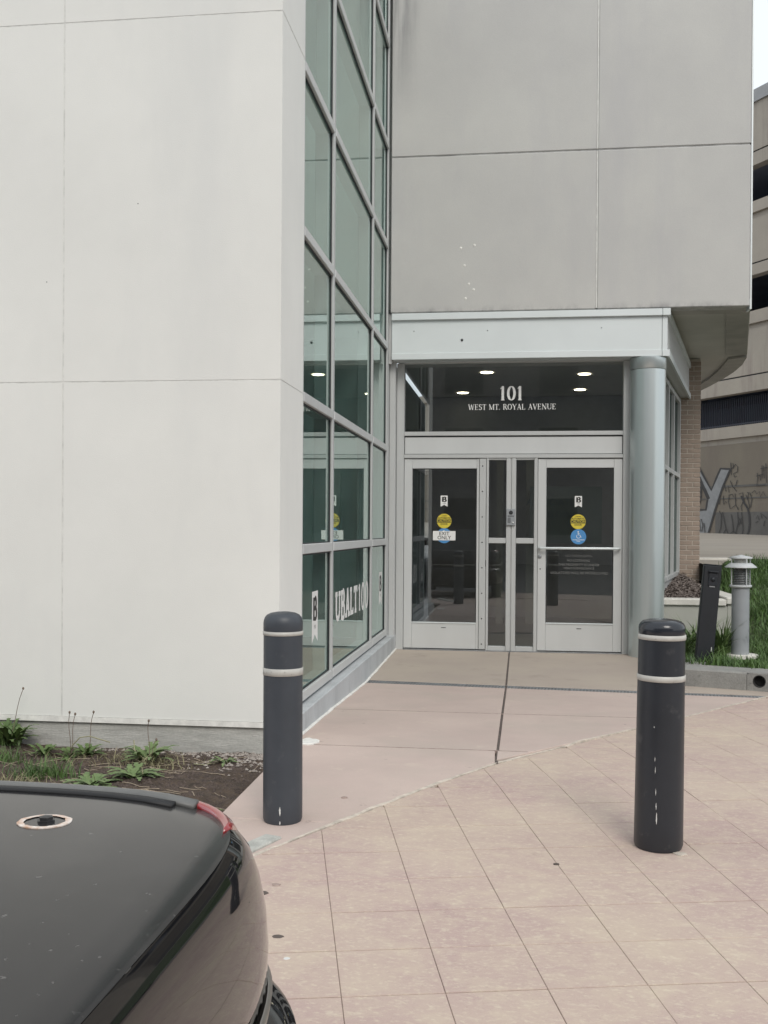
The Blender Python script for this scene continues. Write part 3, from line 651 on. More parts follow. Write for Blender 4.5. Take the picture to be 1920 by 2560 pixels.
# doors
GK = glyphs(.27, .22, .20, .17)
def banner(F, w, h, tail, parent, yearsize):
    """white swallow-tailed ribbon with a black B and a year"""
    t = B(); t.add([F(-w / 2, 0, 0), F(w / 2, 0, 0), F(w / 2, -h, 0), F(0, -h + tail, 0), F(-w / 2, -h, 0)], [(0, 4, 3, 2, 1)]); t.build('ribbon_sticker', 'white_vinyl', parent)
    s = h * .44; t = B(); tw = text_width('B', GK, 0) * s; k = .68 * w / tw
    write(t, 'B', GK, lambda u, v, l: F((u * s - tw * .45) * k, -h * .56 + v * s, .0006 + l)); t.build('sticker_letter', 'black_vinyl', parent)
    t = B(); lettering(t, '1925', yearsize, lambda x, y, l: F(x, y - h * .70, .0006)); t.build('sticker_year', 'black_vinyl', parent)
def disc(F, r, n=32): return B().add([F(0, 0, 0)] + [F(r * cos(2 * pi * i / n), r * sin(2 * pi * i / n), 0) for i in range(n)], [(0, 1 + i, 1 + (i + 1) % n) for i in range(n)])
def caution(cx, cz, y, parent, r=.0815):
    F = lambda u, v, l: Vector((cx + u, y - l, cz + v))
    disc(F, r).build('caution_sticker', 'yellow_vinyl', parent)
    t = B(); hw = sqrt(r * r - .018 ** 2) - .001; t.add([F(-hw, -.018, .0006), F(hw, -.018, .0006), F(hw, .018, .0006), F(-hw, .018, .0006)], [(0, 1, 2, 3)])
    lettering(t, 'AUTOMATIC', .026, lambda a, b, l: F(a, b + .032, .0006), .0006, .95); lettering(t, 'DOOR', .026, lambda a, b, l: F(a, b - .034, .0006), .0006); lettering(t, 'WARNING', .012, lambda a, b, l: F(a, b + .056, .0006), .0004)
    t.build('sticker_print', 'black_vinyl', parent)
    t = B(); lettering(t, 'CAUTION', .038, lambda a, b, l: F(a, b, .0012), .0005, .93); t.build('sticker_word', 'yellow_vinyl', parent)
def access(cx, cz, y, parent, r=.084):
    F = lambda u, v, l: Vector((cx + u, y - l, cz + v)); disc(F, r).build('access_sticker', 'blue_vinyl', parent)
    t = B()
    for q, (pts, w) in enumerate([(arc(-.003, .054, .0045, .0045, 0, 360, 10), .007), ([(-.004, .046), (-.002, .02), (.018, .018), (.026, -.006), (.034, -.003)], .006), ([(-.003, .033), (.014, .033)], .005), (arc(.0, .004, .020, .020, 130, 350, 16), .005)]):
        ribbon(t, pts, w, F, .0006 + q * .0001)
    lettering(t, 'CAUTION AUTOMATIC', .0125, lambda a, b, l: F(a, b - .035, .0006), .0005); lettering(t, 'DOOR', .0125, lambda a, b, l: F(a, b - .050, .0006), .0005)
    t.build('sticker_symbol', 'white_vinyl', parent)
def door(x0, x1, gx0, gx1, gz0, gz1, z1, label):
    d = B(); y0, y1 = YD - .045, YD + .01
    d.box(x0, gx0, y0, y1, .012, z1, .003); d.box(gx1, x1, y0, y1, .012, z1, .003); d.box(gx0 + .0005, gx1 - .0005, y0 + .002, y1, gz1, z1, .003); d.box(gx0 + .0005, gx1 - .0005, y0 + .002, y1, .012, gz0, .003)
    o = d.build('door', 'alum', OB); o['label'] = label
    box('pane', 'glass_door', o, gx0, gx1, YD - .022, YD - .014, gz0, gz1)
    t = B()
    for a, b, c, e in ((gx0 + .0005, gx0 + .008, gz0 + .0005, gz1 - .0005), (gx1 - .008, gx1 - .0005, gz0 + .0005, gz1 - .0005), (gx0 + .009, gx1 - .009, gz1 - .008, gz1 - .0005)): t.box(a, b, YD - .034, YD - .0225, c, e)
    t.build('glazing_bead', 'gasket', o)
    B().box(gx0 + .001, gx1 - .001, y0 - .006, YD - .023, gz0 + .0005, gz0 + .014, .002).build('sill_bead', 'fascia', o)
    box('maker_plate', 'nut', o, (gx0 + gx1) / 2 - .026, (gx0 + gx1) / 2 + .026, y0 - .0015, y0 + .003, gz0 - .05, gz0 - .043)
    return o
DL = door(-1.272, -.438, -1.182, -.464, .291, 2.014, 2.122, 'aluminium glass door marked EXIT ONLY')
DR = door(.207, 1.114, .297, 1.024, .306, 2.021, 2.118, 'aluminium glass door with long push bar')
sg = box('hinge_cover', 'alum_frame', DL, -.434, -.362, YD - .056, YD + .01, .012, 2.122, .003)
box('cover_groove', 'gasket', DL, -.4377, -.4343, YD - .04, YD, .02, 2.115)
for k in range(8):
    p = at(1204, 1165 + k * 63.6, Y=YD - .056)
    B().lathe([(.0075, 0), (.0065, .003), (0, .004)], n=10, fr=Matrix.Translation((-.401, YD - .056, p.z)) @ Matrix.Rotation(pi / 2, 4, 'X')).build('screw', 'nut', DL)
box('latch_slot', 'gasket', DL, -.3625, -.3590, YD - .0585, YD - .03, .93, 1.0)
YS = YD - .0235
sc = 1 / 2.592
def dpx(x, y): p = at(980 + x * sc, 1120 + y * sc, Y=YS); return p.x, p.z
for D_, bx, by, yx, yy, ax, ay in ((DL, 338, 308, 338, 473, 338, 568), (DR, 1208, 311, 1206, 478, 1208, 575)):
    X, Z = dpx(bx, by); banner(lambda u, v, l, X=X, Z=Z: Vector((X + u, YS - l, Z + v)), .078, .124, .02, D_, .018)
    X, Z = dpx(ax, ay); access(X, Z, YS, D_)
    X, Z = dpx(yx, yy); caution(X, Z, YS - .0014, D_)
X, Z = dpx(338, 568); B().add([(X - .126, YS - .003, Z - .052), (X + .126, YS - .003, Z - .052), (X + .126, YS - .003, Z + .052), (X - .126, YS - .003, Z + .052)], [(0, 1, 2, 3)]).build('exit_sticker', 'white_vinyl', DL)
t = B(); lettering(t, 'EXIT', .056, lambda a, b, l: Vector((X + a, YS - .0036, Z + .022 + b)), .0004); lettering(t, 'ONLY', .056, lambda a, b, l: Vector((X + a, YS - .0036, Z - .024 + b)), .0004); t.build('exit_lettering', 'black_vinyl', DL)
for s_, px, py, hgt in (('NO TRESPASSING', 1208, 700, .036), ('NO LOITERING', 1208, 730, .036), ('THIS PROPERTY IS UNDER', 1210, 758, .038), ('VIDEO SURVEILLANCE', 1210, 780, .034), ('VIOLATORS WILL BE PROSECUTED', 1212, 811, .040)):
    X, Z = dpx(px, py); t = B(); lettering(t, s_, hgt, lambda a, b, l: Vector((X + a, YS, Z + b)), .0002, 1.0); t.build('notice_lettering', 'frost_vinyl', DR)
# push bar, lock and inside pull
pb = B(); pb.tube([(.232, YD - .05, 1.138), (.228, YD - .085, 1.138), (.245, YD - .1, 1.138), (1.07, YD - .1, 1.140), (1.088, YD - .085, 1.140), (1.084, YD - .05, 1.140)], .0145, 10); pb.build('push_bar', 'fascia', DR)
X, Z = dpx(957, 703); B().lathe([(.02, 0), (.02, .008), (.012, .012), (0, .012)], n=16, fr=Matrix.Translation((X, YD - .045, Z)) @ Matrix.Rotation(pi / 2, 4, 'X')).build('lock_cylinder', 'steel', DR)
X, Z = dpx(960, 783); B().lathe([(.007, 0), (.007, .003), (0, .003)], n=10, fr=Matrix.Translation((X, YD - .045, Z)) @ Matrix.Rotation(pi / 2, 4, 'X')).build('key_hole', 'nut', DR)
box('pull_handle', 'lamp_light', DR, .30, .312, YD + .02, YD + .04, .93, 1.11, .003)
# --- lobby behind the doors
LPOLY = [(-1.4, 11.69), (1.36, 11.69), (2.05, 14.9), (2.05, 16.2), (-1.4, 16.2)]
LB = B().prism(LPOLY, -.06, -.01).build('lobby', 'lobby_floor', OB)
B().prism(LPOLY, 3.27, 3.35).build('lobby_ceiling', 'lobby_ceiling', LB)
box('back_wall', 'lobby_wall', LB, -1.4, 2.1, 16.2, 16.35, -.01, 3.27)
box('side_wall', 'lobby_dark', LB, -1.62, -1.46, 11.7, 16.2, -.01, 3.27)
box('bulkhead', 'lobby_dark', LB, -1.3, 2.05, 15.2, 15.35, 2.75, 3.268)
for x in (-.6, -.32, .1): box('inner_post', 'lobby_post', LB, x, x + (.1 if x != .1 else .14), 15.0, 15.1, -.01, 2.74)
box('notice_board', 'sign_board', LB, .15, 1.15, 14.8, 14.83, 1.15, 1.95)
t = B()
for s_, px, py in (('ASSOCIATED', 1385, 1256), ('BUILDING', 1395, 1287)):
    p = at(px, py, Y=14.795); lettering(t, s_, .13, lambda a, b, l: Vector((p.x + a, 14.795, p.z + b)), .001, 1.0)
t.build('board_lettering', 'lobby_dark', LB)
for x, y in ((1217, 932), (1461, 936), (1157, 983), (1450, 975)):
    p = at(x, y, Z=3.262); B().lathe([(.078, 0), (.078, .006), (0, .006)], (p.x, p.y, 3.2625), 24).build('downlight', 'lamp', LB)
# room behind the glass wall
RM = box('glass_wall_room', 'lobby_floor', OB, -7, -1.625, 6.52, 11.5, -.06, .1)
box('room_wall', 'room_wall', RM, -7, -6.9, 6.52, 11.5, .1, 8); box('room_wall', 'room_wall', RM, -6.9, -1.6, 11.7, 11.8, .1, 8)
box('room_wall', 'room_wall', RM, -6.9, -1.6, 6.3, 6.4, .1, 8); box('room_ceiling', 'lobby_ceiling', RM, -6.9, -1.6, 6.41, 11.69, 7.8, 7.9)
box('room_floor', 'room_wall', RM, -6.9, -1.7, 6.41, 11.69, 3.5, 3.7)
# --- side windows
WA, WB_ = Vector((1.455, 11.62)), Vector((2.205, 14.95)); wl = (WB_ - WA).length
FRW = Matrix.Translation((WA.x, WA.y, 0)) @ Matrix.Rotation(atan2(WB_.y - WA.y, WB_.x - WA.x), 4, 'Z')
SW = B().box(0, wl, .0, .12, .35, .72, fr=FRW).build('side_window', 'alum_frame', OB)
ms = [0.03, .78, 1.55, 2.35, wl - .05]
for x in ms: B().box(x - .03, x + .03, -.03, .1, .721, 3.19, .003, fr=FRW).build('mullion', 'alum_frame', SW)
for a, b in zip(ms, ms[1:]):
    for z in (.75, 2.1, 3.14): B().box(a + .031, b - .031, -.026, .09, z - .028, z + .028, .003, fr=FRW).build('rail', 'alum_frame', SW)
    for z0, z1 in ((.778, 2.072), (2.128, 3.112)): B().box(a + .03, b - .03, .01, .018, z0, z1, fr=FRW).build('pane', 'glass_side', SW)
# --- brick pier
BP = box('brick_pier', 'mortar', OB, 2.13, 2.505, 15.006, 15.5, .5, 3.74)
BP['label'] = 'brown brick pier beside the side windows'
cm = {}
def brick(L):
    if L not in cm:
        bm = bmesh.new(); bmesh.ops.create_cube(bm, size=1)
        for v in bm.verts: v.co = Vector((v.co.x * L, v.co.y * .09, (v.co.z + .5) * .0577))
        bmesh.ops.bevel(bm, geom=bm.edges[:], offset=.003, segments=1, affect='EDGES')
        me = bpy.data.meshes.new('brick'); bm.to_mesh(me); bm.free(); me.materials.append(M['brick']); cm[L] = me
    return cm[L]
k = 0; z = .60
while z < 3.70:
    for a, L in (((2.135, .195), (2.340, .172)) if k % 2 else ((2.215, .195), (2.420, .092))):
        o = bpy.data.objects.new('brick', brick(L)); COL.objects.link(o); place(o, (a + L / 2, 15.045 + random.uniform(-.002, .002), z), BP)
    z += .0677; k += 1
# curtain wall graphics
def onX(y0, z0): return lambda u, v, l: Vector((XG - .0255 + l, y0 + u, z0 + v))
for xa, xb, yt, yb, wn in ((780, 794.5, 1480, 1606, 0), (947.3, 954.5, 1431, 1513, 1)):
    a = at(xa, yt, X=XG - .026); b = at(xb, yt, X=XG - .026); c = at((xa + xb) / 2, yb, X=XG - .026)
    w = b.y - a.y; h = (a.z + at(xb, yt - 3, X=XG - .026).z) / 2 - c.z
    banner(onX((a.y + b.y) / 2, a.z), w, h, h * .15, CW, h * .1)
GU = glyphs(.25, .19, .19, .16); GN = glyphs(.19, .16, .12, .10)
u0 = at(838.5, 1556, X=XG - .026); u1 = at(894, 1460, X=XG - .026); h = .245; zb = at(870, 1541, X=XG - .026).z
k = (u1.y - u0.y) / (text_width('UBALT', GU, .13) * h)
t = B(); write(t, 'UBALT', GU, lambda u, v, l: Vector((XG - .0255 + l, u0.y + u * h * k, zb + v * h)), .13); t.build('wall_lettering', 'white_vinyl', CW)
u0 = at(895.5, 1500, X=XG - .026); u1 = at(921, 1500, X=XG - .026); k = (u1.y - u0.y) / (text_width('100', GN, .1) * h)
t = B(); write(t, '100', GN, lambda u, v, l: Vector((XG - .0255 + l, u0.y + u * h * k, zb + v * h)), .1); t.build('wall_lettering', 'white_vinyl', CW)
for x, y in ((345, 509), (117, 705)):
    p = at(x, y, Y=6.1); B().lathe([(.004, 0), (.003, .002), (0, .002)], n=8, fr=Matrix.Translation((p.x, 6.101, p.z)) @ Matrix.Rotation(pi / 2, 4, 'X')).build('anchor_hole', 'gasket', OB)
# pale dabs on the concrete
for x, y in ((1152, 620), (1186, 613), (1161, 664), (1172, 710), (1184, 724), (1164, 746)):
    p = at(x, y, Y=YF); B().lathe([(.016, 0), (.012, .003), (0, .004)], n=10, fr=Matrix.Translation((p.x, YF + .001, p.z)) @ Matrix.Rotation(pi / 2, 4, 'X')).build('plaster_dab', 'caulk', OB)

# ================================================================== INTERCOM
p = at(1277, 1293, Y=YD - .07)
IC = empty('intercom', (p.x, YD - .058, p.z - .09), 'small grey intercom box with lens and speaker between the glass doors', 'intercom')
box('housing', 'lamp_grey', IC, p.x - .049, p.x + .049, YD - .083, YD - .0585, p.z - .09, p.z + .09, .004)
B().lathe([(.021, 0), (.021, .006), (.012, .01), (0, .006)], n=20, fr=Matrix.Translation((p.x + .002, YD - .083, p.z + .052)) @ Matrix.Rotation(pi / 2, 4, 'X')).build('camera_lens', 'gasket', IC)
box('name_plate', 'gasket', IC, p.x - .034, p.x + .034, YD - .0845, YD - .0825, p.z + .008, p.z + .016)
t = B()
for i in range(6): t.box(p.x - .035, p.x - .001, YD - .0845, YD - .0825, p.z - .062 + i * .010, p.z - .058 + i * .010)
t.build('speaker_grille', 'gasket', IC)
B().lathe([(.009, 0), (.009, .004), (0, .005)], n=12, fr=Matrix.Translation((p.x + .024, YD - .083, p.z - .058)) @ Matrix.Rotation(pi / 2, 4, 'X')).build('call_button', 'white_vinyl', IC)

# ================================================================== PARKING GARAGE
gd_ = Vector((sin(radians(-31.4)), cos(radians(-31.4)))); G1 = at(1900, 1330, Y=29.6)
FG = Matrix.Translation((G1.x, G1.y, 0)) @ Matrix.Rotation(atan2(gd_.y, gd_.x), 4, 'Z')   # local x runs away along the wall, local y left of it (behind)
# choose the side that faces the street: outward normal
GA = empty('parking_garage', (G1.x, G1.y, 1.1), 'tan concrete parking garage with dark open decks and graffiti wall', 'garage')
def gz(y): return H + (1330 - y) * .01140
def gbox(n, m, x0, x1, d0, d1, z0, z1, par=None, bev=0): return B().box(x0, x1, d0, d1, z0, z1, bev, fr=FG).build(n, m, par or GA)
XA, XB = -9, 22
# local +y points to the left of travel (away from the street side): outward is -y? decided by the camera side
out = -1 if (FG.to_3x3() @ Vector((0, -1, 0))).dot(Vector((0, 0, H)) - Vector((G1.x, G1.y, 0))) > 0 else 1
def gface(n, m, x0, x1, o0, o1, z0, z1, par=None, bev=0):
    a, b = sorted((out * o0, out * o1)); return gbox(n, m, x0, x1, a, b, z0, z1, par, bev)
gface('coping', 'garage_cap', XA, XB, -.5, .06, gz(291), gz(261))
for k, (t0, t1, j0) in enumerate(((442, 291, 409), (708, 572, 680), (989, 838, 950))):
    gface('spandrel', 'garage', XA, XB, -.3, 0, gz(j0) + .02, gz(t1) - .003); gface('spandrel_lip', 'garage', XA, XB, -.3, -.002, gz(t0), gz(j0) - .02)
    gface('joint', 'gasket', XA, XB, -.3, -.03, gz(j0) - .0199, gz(j0) + .0199)
for b0, l0, l1 in ((531, 558, 572), (796, 826, 838), (1070, 1099, 1113)):
    gface('parapet', 'garage', XA, XB, -.25, .05, gz(l0), gz(b0)); gface('ledge', 'garage', XA, XB, -.3, -.05, gz(l1), gz(l0) - .002)
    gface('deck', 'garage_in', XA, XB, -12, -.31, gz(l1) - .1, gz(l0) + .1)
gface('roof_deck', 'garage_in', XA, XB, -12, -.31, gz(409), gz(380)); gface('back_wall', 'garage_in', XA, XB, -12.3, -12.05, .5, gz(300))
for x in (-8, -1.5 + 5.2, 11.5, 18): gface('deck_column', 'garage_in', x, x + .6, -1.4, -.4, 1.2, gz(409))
gface('end_wall', 'garage', XA - .4, XA - .01, -12.3, .05, .5, gz(262))
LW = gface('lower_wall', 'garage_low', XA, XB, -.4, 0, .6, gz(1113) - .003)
for y0, y1 in ((1216, 1221), (1247, 1250)): gface('formwork_line', 'garage_paint', XA, XB, -.001, .012, gz(y1), gz(y0))
gface('overpaint', 'garage_paint', XA, 1.75, .001, .006, 1.0, gz(1283))
t = B()
for i in range(70):
    x = -1.6 + i * .075; a, b = sorted((out * -.45, out * -.43)); t.box(x, x + .018, a, b, gz(1099) + .1, gz(989) - .05, fr=FG)
a, b = sorted((out * -.455, out * -.425)); t.box(-1.7, 3.8, a, b, gz(1062), gz(1059), fr=FG)
t.build('railing', 'rail_dark', GA)
# spray paint on the lower wall
GN_ = FG.to_3x3() @ Vector((0, out, 0)); GO = FG @ Vector((0, 0, 0))
def gp(x, y, l=0):                           # where photo pixel falls on the garage wall
    d = ROT @ Vector(((x - 960) / 2600, (1340 - y) / 2600, -1)); o = Vector((0, 0, H))
    s = ((GO - o).dot(GN_)) / d.dot(GN_); return o + d * s + GN_ * l
def zp(x, y): return (1740 + x / 7.372, 1120 + y / 7.372)
def spray(lines, w, m, name, lift):
    t = B()
    for q, l in enumerate(lines):
        n = len(l); L = []
        for i in range(n):
            a = Vector(l[max(i - 1, 0)]); c = Vector(l[min(i + 1, n - 1)]); d = (c - a).normalized(); nn = Vector((-d.y, d.x)) * w / 2; L.append((Vector(l[i]) + nn, Vector(l[i]) - nn))
        vs = [gp(*zp(*e), lift + q * .0004) for pr in L for e in pr]
        t.add(vs, [(2 * i, 2 * i + 1, 2 * i + 3, 2 * i + 2) for i in range(n - 1)])
    t.build(name, m, GA)
t = B()
Yp = [(-140, 40), (60, 380), (290, 790), (460, 385), (640, 395), (500, 720), (360, 1140), (240, 1560), (30, 1570), (40, 1170), (190, 1150), (250, 910), (60, 480), (-140, 150)]
t.add([gp(*zp(*q), .013) for q in Yp], [tuple(range(len(Yp)))]); t.build('graffiti_letter', 'spray_silver', GA)
spray([[(40, 320), (170, 560), (290, 780), (380, 560), (460, 380), (640, 390)], [(640, 390), (500, 720), (360, 1140), (240, 1560)], [(30, 1140), (190, 1140), (220, 960)], [(60, 500), (150, 720), (235, 920)], [(100, 700), (95, 900), (60, 1040)]], 36, 'spray_black', 'graffiti_outline', .016)
spray([[(75, 600), (160, 760), (240, 940)]], 60, 'spray_black', 'graffiti_shadow', .0145)
tags = [[(650, 270), (660, 500)], [(650, 400), (740, 300), (780, 350), (770, 440), (700, 470), (720, 540), (760, 520)], [(690, 280), (700, 380)],
        [(520, 640), (560, 800), (600, 700), (620, 820)], [(640, 600), (680, 700), (760, 800)], [(770, 590), (740, 700)],
        [(450, 880), (440, 1040)], [(510, 880), (520, 1040), (560, 980), (580, 1010)], [(620, 860), (610, 1000), (640, 1120), (690, 1100)], [(730, 840), (740, 1040), (790, 1140)], [(620, 870), (680, 850), (700, 900)], [(800, 850), (870, 820), (890, 960), (840, 1080), (860, 1160)], [(690, 1090), (740, 1050), (790, 1120)],
        [(950, 820), (1010, 830), (1040, 940), (1020, 1080), (990, 1120), (930, 1060)], [(930, 860), (980, 1000), (1000, 1100)], [(980, 820), (960, 960)], [(1040, 830), (1090, 780), (1130, 850), (1180, 800), (1200, 900), (1250, 800), (1290, 880)],
        [(1140, 460), (1150, 560), (1130, 700), (1290, 680)], [(1190, 500), (1200, 600)], [(1120, 520), (1250, 480)], [(1230, 320), (1230, 560)], [(1260, 330), (1270, 560)], [(1300, 280), (1310, 640)], [(1200, 380), (1330, 360)],
        [(440, 1160), (480, 1240), (470, 1460), (430, 1590)], [(500, 1180), (560, 1480), (610, 1590)], [(560, 1500), (510, 1590)], [(660, 1220), (690, 1380), (700, 1560)], [(780, 1180), (790, 1380), (740, 1580)], [(640, 1580), (700, 1530), (760, 1590)], [(850, 1180), (880, 1500), (860, 1630)], [(800, 1280), (850, 1400)], [(850, 1290), (800, 1420)],
        [(1120, 1300), (1150, 1240), (1180, 1330)], [(1210, 1200), (1230, 1300)], [(1240, 1220), (1320, 1300)], [(1110, 1380), (1160, 1350)], [(1280, 1340), (1260, 1440)], [(80, 1310), (90, 1540)], [(110, 1310), (140, 1420), (120, 1540)], [(160, 1380), (180, 1560)]]
for q_, tg in enumerate(tags): spray([tg], 13, 'spray_black', 'graffiti_tag', .02 + q_ * .0003)
spray([[(840, 880), (900, 1020), (960, 1110), (990, 1230), (1000, 1400), (980, 1540), (940, 1640)]], 34, 'spray_black', 'graffiti_tag', .0195)
# low wall beyond the pier
a = at(1748, 1398, Y=15.8); b = at(1824, 1398, Y=15.8)
LWL = empty('low_wall', ((a.x + b.x) / 2, 15.9, .7), 'low tan concrete edging wall behind the black leaning post', 'wall')
box('wall_body', 'planter', LWL, a.x - .4, b.x, 15.8, 16.1, .6, a.z - .02, .008); box('cap', 'planter_cap', LWL, a.x - .4, b.x + .02, 15.78, 16.12, a.z - .019, a.z + .02, .006)

# ================================================================== PLANTER
pt = at(1700, 1497, Y=11.9)
PW = empty('planter_wall', (1.9, 11.95, .05), 'beige concrete planter wall with white cap below the side windows', 'planter')
zc = pt.z
box('wall_body', 'planter', PW, 1.56, 2.30, 11.92, 12.08, .02, zc - .075, .006); box('wall_body', 'planter', PW, 2.3005, 2.46, 11.92, 15.0, .02, zc - .06, .006)
box('cap', 'planter_cap', PW, 1.56, 2.2845, 11.89, 12.11, zc - .074, zc, .01); box('cap', 'planter_cap', PW, 2.286, 2.49, 11.89, 14.99, zc - .055, zc + .02, .01)
mb = B(); vs = []
for j in range(25):
    for i in range(13):
        y = 12.1 + 2.95 * j / 24; x = 1.57 + .735 * i / 12; vs.append((x, y, zc - .07 + (y - 12.1) * .075 + .03 * noise.noise((x * 9, y * 9, 0))))
mb.add(vs, [(j * 13 + i, j * 13 + i + 1, (j + 1) * 13 + i + 1, (j + 1) * 13 + i) for j in range(24) for i in range(12)], True)
for k in range(7000):
    x = random.uniform(1.58, 2.29); y = 12.12 + random.random() ** 1.5 * 2.8; zz = zc - .062 + (y - 12.1) * .075 + random.uniform(-.01, .035); a = random.uniform(0, pi); l = random.uniform(.008, .024); w = random.uniform(.002, .006); tl = random.uniform(-.5, .5)
    dx, dy = cos(a) * l, sin(a) * l; mb.add([(x - dx + sin(a) * w, y - dy - cos(a) * w, zz - tl * l), (x + dx + sin(a) * w, y + dy - cos(a) * w, zz + tl * l), (x + dx - sin(a) * w, y + dy + cos(a) * w, zz + tl * l + w), (x - dx - sin(a) * w, y - dy + cos(a) * w, zz - tl * l + w)], [(0, 1, 2, 3)])
mo = mb.build('mulch_bed', 'mulch_chip'); tag(mo, 'brown wood mulch filling the planter under the side windows', 'mulch', kind='stuff')

# ================================================================== BOLLARDS
def z_at(y, Y, x=960): return at(x, y, Y=Y).z
def bollard(cx, cy, zb, r0, r1, ytop, bands, label, lean, body, px=960):
    R = empty('bollard', (cx, cy, zb), label, 'bollard', 'black plastic sleeved bollards on the driveway')
    top = z_at(ytop, cy, px) - zb
    L = Matrix.Translation((cx, cy, zb)) @ Matrix.Rotation(radians(lean), 4, 'Y')
    def rad(z): return r0 + (r1 - r0) * z / top
    zs = [(z_at(b, cy + (.06 if px == 960 else -.095), px) - zb, z_at(a, cy + (.06 if px == 960 else -.095), px) - zb) for a, b in bands]     # (low, high)
    hz_ = zs[0][1]
    prof = [(r0 * .93, 0), (r0, .018)] + [(rad(top * k / 12), top * k / 12) for k in range(1, 12) if top * k / 12 < hz_ - .02] + [(rad(hz_), hz_ - .002)]
    B().lathe(prof, n=48, fr=L).build('sleeve', body, R)
    rt = rad(top); hd = top - hz_
    cap = [(rt, hz_ + .001), (rt * 1.012, hz_ + hd * .05), (rt * 1.012, hz_ + hd * .42), (rt * .985, hz_ + hd * .58), (rt * .93, hz_ + hd * .72), (rt * .83, hz_ + hd * .84), (rt * .64, hz_ + hd * .93), (rt * .35, hz_ + hd * .985), (0, top)]
    B().lathe(cap, n=48, fr=L).build('dome_cap', 'bollard_cap' if body == 'bollard' else body, R)
    for lo, hi in zs: B().lathe([(rad(lo) + .0005, lo), (rad(lo) + .003, lo + .001), (rad(hi) + .003, hi - .001), (rad(hi) + .0005, hi)], n=48, fr=L).build('reflective_band', 'tape', R)
    return R, L, rad
bq = at(700, 2064, Z=.012)
RB, LBm, radl = bollard(bq.x - .008, bq.y + .088, .010, .0895, .0885, 1533, ((1578, 1588), (1669, 1687)), 'faded charcoal bollard standing at the corner of the soil bed', -.2, 'bollard_grey')
RR_, LRm, radr = bollard(.597, 4.52, -.001, .102, .096, 1546, ((1590, 1603), (1692, 1707)), 'black bollard standing on the tiles before the lawn and push bar door', .5, 'bollard', 1640)
def scratch(root, L, rad, ang, z0, z1, w):
    t = B(); n = 6; vs = []
    for i in range(n + 1):
        z = z0 + (z1 - z0) * i / n; ww = w * sin(pi * min(.95, max(.06, i / n))) * random.uniform(.6, 1.2) / rad(z); j = random.uniform(-.004, .004)
        for s_ in (-1, 1): a = ang + j + s_ * ww; vs.append(L @ Vector((cos(a) * (rad(z) + .0012), sin(a) * (rad(z) + .0012), z)))
    t.add(vs, [(2 * i, 2 * i + 1, 2 * i + 3, 2 * i + 2) for i in range(n)]); t.build('scratch', 'scuff', root)
fa = -pi / 2 + radians(6)
scratch(RB, LBm, radl, fa - .02, .045, .085, .004); scratch(RB, LBm, radl, fa - .02, .004, .022, .003)
fa = -pi / 2 - .22
for z0, z1, w in ((.12, .17, .0028), (.18, .21, .0018), (.24, .27, .0012), (.33, .36, .0014), (.38, .40, .001), (.52, .527, .002)): scratch(RR_, LRm, radr, fa - (z0 - .12) * .4, z0, z1, w)

# ================================================================== LAWN LIGHT AND BUTTON POST
c = at(1850, 1640, Z=.125); zb = .09; ppm = 2600 / (c.y * cos(radians(7.38)) - c.x * sin(radians(7.38)))
def lz(y): return .125 + (1641 - y) / ppm
BL = empty('bollard_light', (c.x, c.y, zb), 'grey bollard light with louvred head and conical hood on the lawn', 'light')
fb = B(); fb.lathe([(.155, -.06), (.155, .045), (.145, .055), (0, .056)], (c.x + .02, c.y, zb), 20); fb.build('footing', 'planter_cap', BL)
B().lathe([(.083, .05), (.083, lz(1470) - zb)], (c.x, c.y, zb), 32).build('pole', 'lamp_grey', BL)
B().lathe([(.09, lz(1470)), (.104, lz(1468)), (.104, lz(1463)), (.0, lz(1462))], (c.x, c.y, 0), 32).build('lower_ring', 'lamp_light', BL)
B().lathe([(.06, lz(1463)), (.06, lz(1420))], (c.x, c.y, 0), 24).build('lens', 'frosted', BL)
for k in range(9):
    z = lz(1461) + k * (lz(1422) - lz(1461)) / 9
    B().lathe([(.062, z + .010), (.086, z), (.087, z + .003), (.062, z + .0125)], (c.x, c.y, 0), 28).build('louvre', 'louver', BL)
B().lathe([(.150, lz(1419.5)), (.150, lz(1418)), (.100, lz(1408)), (.0, lz(1408))], (c.x, c.y, 0), 32).build('hood', 'lamp_light', BL)
B().lathe([(.066, lz(1407.8)), (.066, lz(1396))], (c.x, c.y, 0), 24).build('upper_lens', 'frosted', BL)
B().lathe([(.107, lz(1397)), (.108, lz(1394)), (.07, lz(1391)), (.02, lz(1389)), (.015, lz(1388)), (0, lz(1387.6))], (c.x, c.y, 0), 32).build('cap', 'lamp_light', BL)
for k in range(4):
    a = radians(20 + 90 * k); x, y = c.x + .099 * cos(a), c.y + .099 * sin(a); B().tube([(x, y, lz(1464)), (x, y, lz(1396))], .0065, 8).build('rod', 'lamp_light', BL)
c2 = at(1757, 1652, Z=.12)
BPp = empty('button_post', (c2.x, c2.y, .06), 'leaning black post with door button box on the lawn edge', 'post')
FP = Matrix.Translation((c2.x, c2.y, .03)) @ Matrix.Rotation(radians(4.8), 4, 'Y') @ Matrix.Rotation(radians(-2), 4, 'Z')
B().box(-.082, .078, -.05, .05, 0, .99, .008, fr=FP).build('shaft', 'post_black', BPp)
B().box(-.078, .074, -.046, .046, .991, 1.0, .003, fr=FP).build('top_plate', 'post_black', BPp)
B().box(-.034, .044, -.062, -.0505, .80, .925, .005, fr=FP).build('button_box', 'bollard', BPp)
B().box(-.040, .050, -.078, -.0505, .926, .940, .003, fr=FP).build('button_hood', 'post_black', BPp)
B().lathe([(.02, 0), (.02, .006), (0, .007)], n=16, fr=FP @ Matrix.Translation((.005, -.062, .862)) @ Matrix.Rotation(pi / 2, 4, 'X')).build('button', 'post_black', BPp)
